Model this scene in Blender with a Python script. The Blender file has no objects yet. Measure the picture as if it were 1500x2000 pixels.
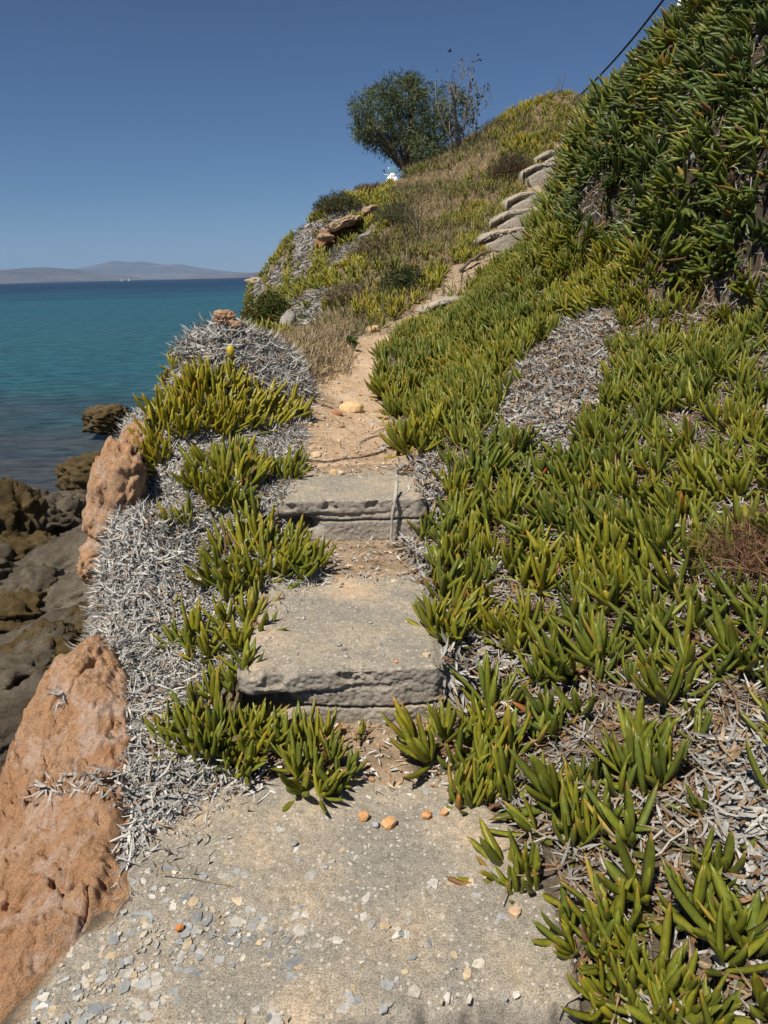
import bpy, bmesh, math, random
import numpy as np
from mathutils import Matrix, Vector
SC = bpy.context.scene
COL = SC.collection
random.seed(7)
RG = np.random.default_rng(11)

# ------------------------------------------------------------------ camera, sky, sun, exposure
FPX, ROLL, PITCH, EYE = 26/36*2000, 0.0252, math.radians(17.88), 1.6
cam = bpy.data.cameras.new('camera'); cam.lens = 26; cam.sensor_height = 36; cam.sensor_fit = 'VERTICAL'
cam.clip_start = 0.05; cam.clip_end = 60000
camo = bpy.data.objects.new('camera', cam); COL.objects.link(camo)
U0 = Vector((0, math.sin(PITCH), math.cos(PITCH))); F0 = Vector((0, math.cos(PITCH), -math.sin(PITCH))); R0 = Vector((1, 0, 0))
cr, sr = math.cos(ROLL), math.sin(ROLL)
RC, UC = cr*R0 - sr*U0, sr*R0 + cr*U0
M = Matrix((RC, UC, -F0)).transposed().to_4x4(); M.translation = (0, 0, EYE)
camo.matrix_world = M
SC.camera = camo
SUN = Vector((-0.31, -0.41, 0.86)).normalized()
w = bpy.data.worlds.new('World'); SC.world = w; w.use_nodes = True
nt = w.node_tree; bg = nt.nodes['Background']
sky = nt.nodes.new('ShaderNodeTexSky'); sky.sky_type = 'NISHITA'; sky.sun_disc = False
sky.sun_elevation = math.asin(SUN.z); sky.sun_rotation = math.atan2(SUN.x, SUN.y)
sky.air_density = 0.73; sky.dust_density = 0.0; sky.ozone_density = 9.0; sky.altitude = 0
nt.links.new(sky.outputs[0], bg.inputs[0]); bg.inputs[1].default_value = 0.050
sl = bpy.data.lights.new('sun', 'SUN'); sl.energy = 5.0; sl.angle = math.radians(0.5); sl.color = (1.0, 0.93, 0.82)
so = bpy.data.objects.new('sun', sl); COL.objects.link(so); so.rotation_euler = (-SUN).to_track_quat('-Z', 'Y').to_euler()
so.location = (-10, 8, 30)
SC.view_settings.view_transform = 'Standard'; SC.view_settings.look = 'None'
SC.view_settings.exposure = 0.32; SC.view_settings.gamma = 1.0
SC.render.engine = 'CYCLES'
SC.cycles.max_bounces = 6; SC.cycles.diffuse_bounces = 3; SC.cycles.glossy_bounces = 3; SC.cycles.volume_bounces = 0

# ------------------------------------------------------------------ helpers
def ray(u, v):
    a = (u-750)/FPX; b = (1000-v)/FPX
    a2 = a*cr + b*sr; b2 = -a*sr + b*cr
    return np.array([a2, math.cos(PITCH)+b2*math.sin(PITCH), -math.sin(PITCH)+b2*math.cos(PITCH)])
def P(u, v, Y):
    d = ray(u, v); return np.array([0, 0, EYE]) + d*Y/d[1]
def G(u, v, z):
    d = ray(u, v); return np.array([0, 0, EYE]) + d*(z-EYE)/d[2]
def W2P(p):
    q = p - np.array([0, 0, EYE])
    x = q@np.array(RC); y = q@np.array(UC); z = q@np.array(F0)
    z = np.where(z < 0.05, 0.05, z)
    return 750+FPX*x/z, 1000-FPX*y/z
def inpoly(u, v, poly):
    poly = np.asarray(poly, float); r = np.zeros(u.shape, bool); n = len(poly)
    for i in range(n):
        x0, y0 = poly[i]; x1, y1 = poly[(i+1) % n]
        if y0 == y1: continue
        c = ((y0 > v) != (y1 > v)) & (u < (x1-x0)*(v-y0)/(y1-y0)+x0)
        r ^= c
    return r
def polydist(x, y, poly):          # signed distance, positive inside
    poly = np.asarray(poly, float)[:, :2]; d = np.full(x.shape, 1e9); n = len(poly)
    for i in range(n):
        a = poly[i]; b = poly[(i+1) % n]; e = b-a; L = e@e
        t = np.clip(((x-a[0])*e[0]+(y-a[1])*e[1])/L, 0, 1)
        d = np.minimum(d, np.hypot(x-a[0]-t*e[0], y-a[1]-t*e[1]))
    return np.where(inpoly(x, y, poly), d, -d)
def _h(ix, iy, iz, s):
    n = (ix*374761393 + iy*668265263 + iz*2147483647*0 + iz*1274126177 + s*974634777) & 0xffffffff
    n = ((n ^ (n >> 13))*1274126177) & 0xffffffff
    n = ((n ^ (n >> 16))*2246822519) & 0xffffffff
    return ((n ^ (n >> 15)) & 0xffff)/32767.5 - 1
def noise(p, s=0):
    p = np.asarray(p, float); f = np.floor(p).astype(np.int64); t = p-f; t = t*t*(3-2*t)
    x, y, z = f[:, 0], f[:, 1], f[:, 2]; r = 0
    for dx in (0, 1):
        wx = t[:, 0] if dx else 1-t[:, 0]
        for dy in (0, 1):
            wy = t[:, 1] if dy else 1-t[:, 1]
            for dz in (0, 1):
                r = r + wx*wy*(t[:, 2] if dz else 1-t[:, 2])*_h(x+dx, y+dy, z+dz, s)
    return r
def fbm(p, o=4, s=0, g=0.5):
    p = np.asarray(p, float); a, r, n = 1.0, 0, 0
    for i in range(o):
        r = r + a*noise(p, s+i*17); n += a; a *= g; p = p*2.03+3.1
    return r/n
def xyz(x, y, z=0): return np.stack(np.broadcast_arrays(x, y, z), -1).astype(float)
def sm(a, b, x):
    t = np.clip((x-a)/(b-a), 0, 1); return t*t*(3-2*t)
def nrm(v): return v/np.maximum(np.linalg.norm(v, axis=-1, keepdims=True), 1e-9)

def tag(o, label=None, cat=None, group=None, kind=None):
    if label: o['label'] = label
    if cat: o['category'] = cat
    if group: o['group'] = group
    if kind: o['kind'] = kind
    return o
def empty(name, loc, label, cat, group=None):
    o = bpy.data.objects.new(name, None); COL.objects.link(o); o.location = Vector(loc); o.empty_display_size = 0.1
    return tag(o, label, cat, group)
def mesh(name, V, Q, mat, colr=None, parent=None, smooth=True, origin=None):
    """V (n,3) world verts, Q (m,3 or 4) faces, or list of such arrays; colr (n,3) albedo"""
    V = np.asarray(V, np.float32)
    if origin is not None: V = V - np.asarray(origin, np.float32)
    Qs = Q if isinstance(Q, list) else [Q]
    me = bpy.data.meshes.new(name); me.vertices.add(len(V)); me.vertices.foreach_set('co', V.ravel())
    li = np.concatenate([np.asarray(q, np.int32).ravel() for q in Qs])
    tot = np.concatenate([np.full(len(q), np.asarray(q).shape[1], np.int32) for q in Qs])
    me.loops.add(len(li)); me.loops.foreach_set('vertex_index', li)
    me.polygons.add(len(tot)); me.polygons.foreach_set('loop_start', np.concatenate([[0], np.cumsum(tot)[:-1]]).astype(np.int32))
    me.polygons.foreach_set('loop_total', tot)
    me.polygons.foreach_set('use_smooth', np.full(len(tot), smooth))
    me.update(calc_edges=True)
    if colr is not None:
        at = me.color_attributes.new('Col', 'FLOAT_COLOR', 'POINT')
        c = np.ones((len(V), 4), np.float32); c[:, :3] = colr; at.data.foreach_set('color', c.ravel())
    me.materials.append(mat)
    o = bpy.data.objects.new(name, me); COL.objects.link(o)
    if parent is not None:
        o.parent = parent
    elif origin is not None: o.location = Vector(np.asarray(origin, float))
    return o
def gridq(nr, nc, off=0):
    i = np.arange(nr-1)[:, None]*nc + np.arange(nc-1)[None, :]
    return (np.stack([i, i+1, i+nc+1, i+nc], -1).reshape(-1, 4)+off).astype(np.int32)
def ico(sub):
    bm = bmesh.new(); bmesh.ops.create_icosphere(bm, subdivisions=sub, radius=1)
    v = np.array([q.co[:] for q in bm.verts]); f = np.array([[q.index for q in t.verts] for t in bm.faces]); bm.free(); return v, f
ICO = {k: ico(k) for k in (1, 2, 3, 4, 5)}
class Bag:                      # gathers raw geometry for one mesh
    def __init__(s): s.v = []; s.q = {3: [], 4: []}; s.c = []; s.n = 0
    def add(s, v, f, c=None):
        v = np.asarray(v, float).reshape(-1, 3); f = np.asarray(f, int)
        s.q[f.shape[1]].append(f+s.n); s.v.append(v); s.n += len(v)
        if c is None: c = (1, 1, 1)
        s.c.append(np.broadcast_to(np.asarray(c, float), v.shape))
    def build(s, name, mat, parent=None, origin=None, smooth=True):
        V = np.concatenate(s.v); Q = [np.concatenate(s.q[k]) for k in (3, 4) if s.q[k]]
        return mesh(name, V, Q, mat, np.concatenate(s.c), parent, smooth, origin)
def tube(pts, rad, n=6):
    pts = np.asarray(pts, float); rad = np.broadcast_to(np.asarray(rad, float), (len(pts),))
    T = nrm(np.gradient(pts, axis=0)); A = np.array([0.31, 0.2, 0.93]) if abs(T[0]@np.array([0.31, 0.2, 0.93])) < .9 else np.array([1., 0, 0])
    S = nrm(np.cross(T, A)); N = np.cross(S, T); an = np.arange(n)*2*np.pi/n
    V = pts[:, None]+rad[:, None, None]*(np.cos(an)[None, :, None]*S[:, None]+np.sin(an)[None, :, None]*N[:, None])
    k = len(pts); i = np.arange(k-1)[:, None]*n; j = np.arange(n)[None]; j2 = (j+1) % n
    f = np.stack([i+j, i+j2, i+n+j2, i+n+j], -1).reshape(-1, 4)
    V = np.concatenate([V.reshape(-1, 3), pts[:1], pts[-1:]]); e = k*n
    caps = np.concatenate([np.stack([np.full(n, e), (np.arange(n)+1) % n, np.arange(n), np.arange(n)], -1)[:, :3],
                           np.stack([np.full(n, e+1), (k-1)*n+np.arange(n), (k-1)*n+(np.arange(n)+1) % n], -1)])
    return V, f, caps
def addtube(b, pts, rad, c=None, n=6):
    v, f, caps = tube(pts, rad, n); o = b.n; b.add(v, f, c); b.q[3].append(caps+o)

# ------------------------------------------------------------------ materials
def mat(name, rough=0.8, spec=0.3):
    m = bpy.data.materials.new(name); m.use_nodes = True; n = m.node_tree.nodes; b = n['Principled BSDF']
    b.inputs['Roughness'].default_value = rough; b.inputs['Specular IOR Level'].default_value = spec
    return m, m.node_tree, b
def N(t, typ, **k):
    n = t.nodes.new(typ)
    for a, v in k.items():
        if a in n.inputs.keys(): n.inputs[a].default_value = v
        else: setattr(n, a, v)
    return n
def tnoise(t, scale, detail=5, rough=0.6, vec=None, dist=0):
    n = N(t, 'ShaderNodeTexNoise', Scale=scale, Detail=detail, Roughness=rough, Distortion=dist)
    if vec: t.links.new(vec, n.inputs['Vector'])
    return n
def ramp(t, fac, stops):
    r = t.nodes.new('ShaderNodeValToRGB'); e = r.color_ramp.elements
    while len(e) > 1: e.remove(e[-1])
    e[0].position = stops[0][0]; e[0].color = (*stops[0][1], 1)
    for p, c in stops[1:]:
        q = e.new(p); q.color = (*c, 1)
    t.links.new(fac, r.inputs[0]); return r
def g1(v): return (v, v, v)
def mix(t, a, b, fac, typ='MIX'):
    m = N(t, 'ShaderNodeMix', data_type='RGBA', blend_type=typ)
    for s, i in ((a, 6), (b, 7), (fac, 0)):
        if hasattr(s, 'links') or hasattr(s, 'is_linked'): t.links.new(s, m.inputs[i])
        elif i == 0: m.inputs[0].default_value = s
        else: m.inputs[i].default_value = (*s, 1)
    return m.outputs[2]
def bump(t, b, h, strength, dist, prev=None):
    n = N(t, 'ShaderNodeBump', Strength=strength, Distance=dist); t.links.new(h, n.inputs['Height'])
    if prev: t.links.new(prev, n.inputs['Normal'])
    t.links.new(n.outputs[0], b.inputs['Normal']); return n.outputs[0]
def geo(t): return N(t, 'ShaderNodeNewGeometry').outputs['Position']
def colattr(t): return N(t, 'ShaderNodeAttribute', attribute_name='Col').outputs['Color']

MT = {}
def m_leaf():
    m, t, b = mat('ice_plant_leaf', 0.38, 0.4); p = geo(t)
    n = tnoise(t, 60, 3, 0.6, p); r = ramp(t, n.outputs[0], [(0.25, g1(0.72)), (0.75, g1(1.2))])
    c = mix(t, colattr(t), r.outputs[0], 1.0, 'MULTIPLY')
    t.links.new(c, b.inputs['Base Color'])
    b.inputs['Subsurface Weight'].default_value = 0.0
    n2 = tnoise(t, 400, 2, 0.5, p); bump(t, b, n2.outputs[0], 0.15, 0.002)
    tr = N(t, 'ShaderNodeBsdfTranslucent'); t.links.new(c, tr.inputs['Color'])
    ms = N(t, 'ShaderNodeMixShader'); ms.inputs[0].default_value = 0.22
    t.links.new(b.outputs[0], ms.inputs[1]); t.links.new(tr.outputs[0], ms.inputs[2])
    t.links.new(ms.outputs[0], t.nodes['Material Output'].inputs[0]); return m
def m_col(name, rough=0.85, spec=0.2, nscale=80, lo=0.7, hi=1.2, bs=0.3, bd=0.003, translucent=0):
    m, t, b = mat(name, rough, spec); p = geo(t)
    n = tnoise(t, nscale, 5, 0.65, p); r = ramp(t, n.outputs[0], [(0.3, g1(lo)), (0.7, g1(hi))])
    c = mix(t, colattr(t), r.outputs[0], 1.0, 'MULTIPLY'); t.links.new(c, b.inputs['Base Color'])
    bump(t, b, n.outputs[0], bs, bd)
    if translucent:
        tr = N(t, 'ShaderNodeBsdfTranslucent'); t.links.new(c, tr.inputs['Color'])
        ms = N(t, 'ShaderNodeMixShader'); ms.inputs[0].default_value = translucent
        t.links.new(b.outputs[0], ms.inputs[1]); t.links.new(tr.outputs[0], ms.inputs[2])
        t.links.new(ms.outputs[0], t.nodes['Material Output'].inputs[0])
    return m
def m_soil():
    m, t, b = mat('soil', 0.95, 0.1); p = geo(t)
    n = tnoise(t, 9, 8, 0.7, p); r = ramp(t, n.outputs[0], [(0.3, g1(0.6)), (0.55, g1(1.0)), (0.75, g1(1.35))])
    c = mix(t, colattr(t), r.outputs[0], 1.0, 'MULTIPLY')
    n2 = tnoise(t, 120, 4, 0.7, p); r2 = ramp(t, n2.outputs[0], [(0.35, g1(0.65)), (0.65, g1(1.25))])
    c = mix(t, c, r2.outputs[0], 0.8, 'MULTIPLY'); t.links.new(c, b.inputs['Base Color'])
    h = mix(t, n.outputs[0], n2.outputs[0], 0.35); bump(t, b, h, 0.9, 0.02); return m
def m_concrete():
    m, t, b = mat('weathered_concrete', 0.92, 0.15); p = geo(t)
    n = tnoise(t, 3.2, 6, 0.6, p, 0.4)
    base = ramp(t, n.outputs[0], [(0.40, (0.265, 0.240, 0.200)), (0.55, (0.345, 0.295, 0.225)), (0.70, (0.49, 0.365, 0.245))])
    n2 = tnoise(t, 45, 6, 0.75, p); r2 = ramp(t, n2.outputs[0], [(0.3, g1(0.62)), (0.5, g1(1.0)), (0.72, g1(1.3))])
    c = mix(t, base.outputs[0], r2.outputs[0], 0.9, 'MULTIPLY')
    n3 = tnoise(t, 260, 3, 0.7, p); r3 = ramp(t, n3.outputs[0], [(0.34, g1(0.38)), (0.5, g1(1.0)), (0.66, g1(1.5))])
    c = mix(t, c, r3.outputs[0], 0.9, 'MULTIPLY')
    vo = N(t, 'ShaderNodeTexVoronoi', Scale=62.0); t.links.new(p, vo.inputs['Vector'])
    vr = ramp(t, vo.outputs['Distance'], [(0.0, g1(1)), (0.22, g1(1)), (0.30, g1(0))])
    sel = ramp(t, N(t, 'ShaderNodeSeparateColor').outputs[0], [(0.60, g1(0)), (0.63, g1(1))])
    t.links.new(vo.outputs['Color'], sel.inputs[0].links[0].from_node.inputs[0])
    f = mix(t, vr.outputs[0], sel.outputs[0], 1.0, 'MULTIPLY')
    c = mix(t, c, (0.50, 0.46, 0.40), f); t.links.new(c, b.inputs['Base Color'])
    h = mix(t, n2.outputs[0], n3.outputs[0], 0.4); q = bump(t, b, h, 0.8, 0.008)
    # faces of the risers are grey, without the sandy dust that lies on the treads
    nz = N(t, 'ShaderNodeSeparateXYZ'); t.links.new(N(t, 'ShaderNodeNewGeometry').outputs['True Normal'], nz.inputs[0])
    up = ramp(t, nz.outputs[2], [(0.35, g1(0)), (0.75, g1(1))])
    grey = mix(t, (0.31, 0.275, 0.23), r3.outputs[0], 0.75, 'MULTIPLY')
    grey = mix(t, grey, r2.outputs[0], 0.9, 'MULTIPLY')
    c = mix(t, grey, c, up.outputs[0]); t.links.new(c, b.inputs['Base Color'])
    return m
def m_rock(name, cols, s1=2.0, s2=14, bd=0.05, bs=0.9, pale=None):
    m, t, b = mat(name, 0.92, 0.15); p = geo(t)
    n = tnoise(t, s1, 7, 0.65, p, 0.6); base = ramp(t, n.outputs[0], [(0.3, cols[0]), (0.5, cols[1]), (0.7, cols[2])])
    n2 = tnoise(t, s2, 8, 0.75, p); r2 = ramp(t, n2.outputs[0], [(0.28, g1(0.45)), (0.5, g1(1.0)), (0.75, g1(1.25))])
    c = mix(t, base.outputs[0], r2.outputs[0], 0.85, 'MULTIPLY')
    if pale:
        n4 = tnoise(t, s1*2.2, 8, 0.75, p, 1.0); r4 = ramp(t, n4.outputs[0], [(0.50, g1(0)), (0.62, g1(0.85))])
        c = mix(t, c, pale, r4.outputs[0])
    n3 = tnoise(t, s2*7, 4, 0.7, p); r3 = ramp(t, n3.outputs[0], [(0.3, g1(0.6)), (0.65, g1(1.2))])
    c = mix(t, c, r3.outputs[0], 0.7, 'MULTIPLY'); t.links.new(c, b.inputs['Base Color'])
    h = mix(t, n2.outputs[0], n3.outputs[0], 0.3); bump(t, b, h, bs, bd); return m
def m_sea():
    m, t, b = mat('sea_water', 0.22, 0.5); b.inputs['IOR'].default_value = 1.33
    p = geo(t); sx = N(t, 'ShaderNodeSeparateXYZ'); t.links.new(p, sx.inputs[0])
    mp = N(t, 'ShaderNodeMapping'); mp.inputs['Scale'].default_value = (0.35, 1, 1); t.links.new(p, mp.inputs[0])
    nw = tnoise(t, 0.05, 5, 0.6, mp.outputs[0], 0.8)
    ma = N(t, 'ShaderNodeMath', operation='MULTIPLY_ADD'); t.links.new(nw.outputs[0], ma.inputs[0]); ma.inputs[1].default_value = 1.3
    lg = N(t, 'ShaderNodeMath', operation='LOGARITHM'); lg.inputs[1].default_value = 10
    mx = N(t, 'ShaderNodeMath', operation='MAXIMUM'); mx.inputs[1].default_value = 4; t.links.new(sx.outputs[1], mx.inputs[0])
    t.links.new(mx.outputs[0], lg.inputs[0]); t.links.new(lg.outputs[0], ma.inputs[2])
    mr = N(t, 'ShaderNodeMapRange'); t.links.new(ma.outputs[0], mr.inputs[0]); mr.inputs[1].default_value = 1.6; mr.inputs[2].default_value = 4.3
    c = ramp(t, mr.outputs[0], SEA_STOPS)
    m2 = N(t, 'ShaderNodeMapping'); m2.inputs['Scale'].default_value = (0.45, 1.2, 1); t.links.new(p, m2.inputs[0])
    nr = tnoise(t, 2.2, 6, 0.68, m2.outputs[0], .5); rr_ = ramp(t, nr.outputs[0], [(0.36, g1(0.48)), (0.52, g1(1.0)), (0.66, g1(1.55))])  # light and dark of the ripples painted into the water colour
    cs = mix(t, c.outputs[0], rr_.outputs[0], 0.85, 'MULTIPLY')
    n1 = tnoise(t, 1.1, 5, 0.6, mp.outputs[0]); n2 = tnoise(t, 0.22, 4, 0.6, mp.outputs[0])
    q = bump(t, b, n1.outputs[0], 0.6, 0.12); q2 = bump(t, b, n2.outputs[0], 0.7, 0.6, q)
    t.nodes.remove(b); df = N(t, 'ShaderNodeBsdfDiffuse'); gl = N(t, 'ShaderNodeBsdfGlossy', Roughness=0.18)
    t.links.new(cs, df.inputs['Color']); ms = N(t, 'ShaderNodeMixShader'); lw = N(t, 'ShaderNodeFresnel', IOR=1.33)
    mu = N(t, 'ShaderNodeMath', operation='MULTIPLY'); mu.inputs[1].default_value = 0.30; t.links.new(lw.outputs[0], mu.inputs[0])
    for nn in (df, gl, lw): t.links.new(q2, nn.inputs['Normal'])
    t.links.new(mu.outputs[0], ms.inputs[0]); t.links.new(df.outputs[0], ms.inputs[1]); t.links.new(gl.outputs[0], ms.inputs[2])
    t.links.new(ms.outputs[0], t.nodes['Material Output'].inputs[0]); return m
SEA_STOPS = [(0.0, (0.056, 0.052, 0.050)), (0.10, (0.044, 0.052, 0.058)), (0.17, (0.026, 0.060, 0.074)), (0.25, (0.020, 0.080, 0.102)),
             (0.46, (0.014, 0.078, 0.106)), (0.55, (0.009, 0.050, 0.088)), (0.63, (0.004, 0.024, 0.060)), (1.0, (0.004, 0.020, 0.052))]
def m_plain(name, c, rough=0.5, spec=0.4, metal=0, var=0.15):
    m, t, b = mat(name, rough, spec); n = tnoise(t, 30, 4, 0.6, geo(t))
    r = ramp(t, n.outputs[0], [(0.3, tuple(q*(1-var) for q in c)), (0.7, tuple(min(1, q*(1+var)) for q in c))])
    t.links.new(r.outputs[0], b.inputs['Base Color']); b.inputs['Metallic'].default_value = metal; return m
MT['leaf'] = m_leaf(); MT['dry'] = m_col('dry_leaf', 0.9, 0.12, 150, 0.7, 1.2, 0.3, 0.002)
MT['grass'] = m_col('grass_blade', 0.8, 0.15, 30, 0.75, 1.2, 0, 0.001, 0.2)
MT['bark'] = m_col('bark', 0.9, 0.1, 120, 0.55, 1.25, 0.6, 0.01)
MT['foliage'] = m_col('tree_leaf', 0.6, 0.25, 4, 0.75, 1.2, 0, 0.001, 0.2)
MT['stone'] = m_col('stone', 0.9, 0.2, 60, 0.7, 1.2, 0.7, 0.006)
MT['soil'] = m_soil(); MT['concrete'] = m_concrete(); MT['sea'] = m_sea()
MT['orange'] = m_rock('orange_rock', [(0.54, 0.27, 0.135), (0.64, 0.37, 0.205), (0.68, 0.45, 0.28)], 2.6, 24, 0.05, 1.0, (0.74, 0.56, 0.46))
MT['tan'] = m_rock('tan_rock', [(0.30, 0.20, 0.12), (0.42, 0.30, 0.20), (0.50, 0.38, 0.27)], 2.0, 14, 0.04, 1.0)
MT['pale'] = m_rock('pale_rock', [(0.26, 0.24, 0.21), (0.36, 0.33, 0.29), (0.44, 0.40, 0.34)], 2.0, 14, 0.05, 1.0)
MT['sand'] = m_rock('sand', [(0.34, 0.24, 0.155), (0.47, 0.335, 0.215), (0.55, 0.42, 0.29)], 1.6, 30, 0.015, 0.8)
MT['dark'] = m_rock('shore_rock', [(0.06, 0.046, 0.03), (0.135, 0.112, 0.082), (0.22, 0.185, 0.14)], 1.6, 9, 0.08, 1.0)
MT['olive'] = m_rock('algae_rock', [(0.045, 0.034, 0.016), (0.115, 0.080, 0.034), (0.15, 0.125, 0.085)], 1.6, 7, 0.08, 1.0)
MT['hill'] = m_rock('far_hill', [(0.070, 0.072, 0.080), (0.115, 0.112, 0.115), (0.20, 0.18, 0.155)], 0.0016, 0.008, 20, 0.5)  # cooled tones paint part of the distance haze into the rock colour
MT['white'] = m_plain('white_paint', (0.75, 0.75, 0.74), 0.3, 0.5, 0, 0.05)
MT['rubber'] = m_plain('black_rubber', (0.03, 0.03, 0.03), 0.7, 0.2)
MT['glass'] = m_plain('tinted_screen', (0.12, 0.22, 0.30), 0.1, 0.6, 0, 0.1)
MT['cable'] = m_plain('black_cable', (0.02, 0.02, 0.022), 0.5, 0.3)

# ------------------------------------------------------------------ terrain height field
CP = []
def cp(u, v, Y, dz=0.0):
    q = P(u, v, Y); CP.append((q[0], q[1], q[2]+dz))
def cw(*q): CP.append(q)
PL = -0.08                                        # plants stand this much above the soil
for u, v, Y in [(1500, 2000, 1.1), (1300, 2000, 1.16), (1500, 1700, 1.42), (1300, 1700, 1.5), (1500, 1500, 1.75), (1200, 1500, 1.95), (1000, 1500, 2.08),
                (1000, 1350, 2.4), (1200, 1300, 2.35), (1500, 1300, 2.15), (1000, 1150, 3.0), (1250, 1100, 2.9), (1500, 1000, 2.8), (1000, 950, 3.9),
                (1250, 900, 3.6), (1500, 800, 3.6), (900, 800, 5.0), (1100, 750, 4.8), (1300, 700, 4.7), (1500, 680, 4.4), (850, 720, 6.6), (1000, 620, 7.0),
                (1200, 560, 6.6), (950, 560, 9.0), (1050, 500, 9.2), (1350, 600, 5.4)]: cp(u, v, Y, PL if v < 1400 else PL*0.6)
for u, v, Y in [(1200, 505, 7.2), (1200, 490, 7.5), (1200, 390, 7.56), (1200, 290, 7.66), (1350, 565, 5.55), (1350, 545, 5.85), (1350, 430, 5.9), (1350, 300, 6.0),
                (1500, 595, 5.0), (1500, 575, 5.3), (1500, 440, 5.36), (1500, 300, 5.45), (1100, 440, 9.2), (1130, 440, 9.0), (1140, 340, 9.1), (1145, 280, 9.3), (1420, 560, 5.5), (1420, 420, 5.6), (1270, 520, 6.6), (1270, 400, 6.7), (1270, 300, 6.8), (1640, 610, 4.6), (1640, 400, 4.75),
                (1300, 98, 7.6), (1210, 182, 8.8), (1150, 252, 10.4), (1140, 222, 11.6), (1500, -60, 6.5), (1420, 10, 6.8), (1250, 215, 7.7), (1400, 150, 6.35)]: cp(u, v, Y, PL-.05)
for q in [(4, 9.5, 3.85), (5, 8, 4.15), (6, 10, 4.3), (4.2, 13, 3.9), (6, 14, 4.4), (8, 8, 4.6), (5.2, 6.2, 4.4), (5.5, 18, 4.6), (6, 21, 5.6), (8, 16, 4.9), (10, 12, 5), (9, 22, 6.4),
          (2.2, 1.3, .75), (2.5, 2.5, 1.05), (3.5, 4, 1.7), (4.4, 5, 3.2), (6, 4, 3.6), (8, 5, 4.5), (1.5, .6, .4), (3, .6, .9)]: cw(*q)
# the path and the upper stair
for q in [(-.2, 1.2, 0), (-.2, 2, 0), (-.2, 3, .22), (-.2, 4.2, .45)]: cw(*q)
for u, v, Y in [(700, 800, 5.4), (640, 760, 5.9), (760, 790, 5.5), (690, 700, 7.4), (660, 730, 6.6), (740, 660, 8.6), (720, 680, 8.0), (800, 640, 9.4), (860, 622, 10.2), (890, 570, 11.0), (930, 515, 12.2),
                (985, 476, 13.9), (1020, 434, 15.1), (1040, 402, 16.1), (1075, 344, 17.7), (1095, 314, 18.7), (1060, 476, 13.9), (1090, 430, 15.1), (1110, 395, 16.1), (1140, 344, 17.7), (1160, 310, 18.7), (1130, 225, 21), (1080, 185, 22.2), (1078, 462, 10.6), (1088, 448, 11.5), (1100, 428, 12.5), (1112, 395, 13.5), (1125, 350, 15)]: cp(u, v, Y, -0.10)
# left bank and mound
for u, v, Y in [(300, 1200, 2.95), (200, 1120, 3.25), (330, 1000, 3.6), (430, 1080, 3.45), (450, 900, 4.2), (420, 850, 4.55), (310, 810, 4.6), (480, 688, 5.6), (445, 630, 5.8), (390, 650, 5.55), (545, 685, 6.2),
                (600, 745, 6.3), (640, 690, 7.5), (560, 655, 9.0), (240, 860, 4.3), (330, 740, 5.0), (520, 800, 5.0), (520, 950, 4.1), (380, 1350, 2.5), (260, 1350, 2.45), (25, 1500, 2.25), (100, 1300, 2.62), (150, 1262, 2.75), (60, 1380, 2.42)]: cp(u, v, Y, -0.03)
# headland
for u, v, Y in [(500, 640, 13), (490, 560, 18), (545, 500, 18), (600, 432, 18), (650, 405, 19), (700, 388, 20), (757, 362, 22), (800, 345, 24), (900, 292, 24), (960, 245, 23.5), (1010, 212, 23),
                (560, 600, 13.5), (540, 560, 15.5), (700, 500, 14), (650, 455, 16.8), (640, 490, 16.2), (600, 500, 16.5), (820, 430, 17), (900, 350, 20), (850, 480, 13.8), (720, 600, 11), (620, 640, 10.2), (800, 600, 10.4), (1000, 270, 20.5),
                (940, 390, 17), (770, 540, 12.6), (580, 560, 14.5)]: cp(u, v, Y, -0.06)
for q in [(-3, 27, 0.2), (0.2, 28, 4.1), (.5, 31, 4.15), (-.6, 31, 4.0), (3, 29, 4.9), (5, 28, 5.8), (8, 30, 5.9), (1, 34, 4.2), (5, 36, 5), (-1.5, 23, 2.3), (-3.2, 22, 0.6)]: cw(*q)
# the cliff down to the shore
for q in [(-1.15, 1.0, -.28), (-1.05, 1.45, -.14), (-1.0, 1.9, -.03), (-1.35, 2.2, -.15), (-1.13, 2.65, .12), (-1.22, 3.0, .2), (-1.36, 3.5, .42), (-1.6, 4.4, .6), (-1.5, 5.4, .9),
          (-2.0, 1.0, -1.6), (-2.15, 2, -1.6), (-1.95, 2.6, -1.6), (-1.70, 3.1, -1.6), (-1.8, 3.5, -1.6), (-2.0, 4.2, -1.7), (-2.1, 5.2, -1.7), (-2.5, 6.5, -1.8), (-1.7, 6.6, .6), (-1.8, 8, .6), (-2.0, 10, .7),
          (-2.8, 8, -2.1), (-3.1, 10, -2.4), (-3.3, 13, -2.8), (-4.1, 16, -2.8), (-4.5, 19, -3), (-5, 24, -3.2), (-6, 30, -3.4), (-3.5, 2, -2.4), (-4.2, 5, -2.45), (-4.6, 8, -2.5), (-4.5, 11, -2.9), (-7, 6, -2.6), (-7, 9, -2.65), (-7, 13, -3.2),
          (-10, 5, -3), (-10, 12, -3.4), (-10, 20, -4), (-3, 1, -2.2), (-10, 30, -4)]: cw(*q)
CP = np.array(CP)
def _phi(d2): return np.sqrt(d2+0.13**2)
_c = CP[:, :2]; _A = _phi(((_c[:, None]-_c[None])**2).sum(-1)); n_ = len(CP)
_K = np.zeros((n_+3, n_+3)); _K[:n_, :n_] = _A-np.eye(n_)*0.012
_K[:n_, n_] = 1; _K[:n_, n_+1:] = _c; _K[n_:, :n_] = _K[:n_, n_:].T
_W = np.linalg.solve(_K, np.concatenate([CP[:, 2], np.zeros(3)]))
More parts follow.
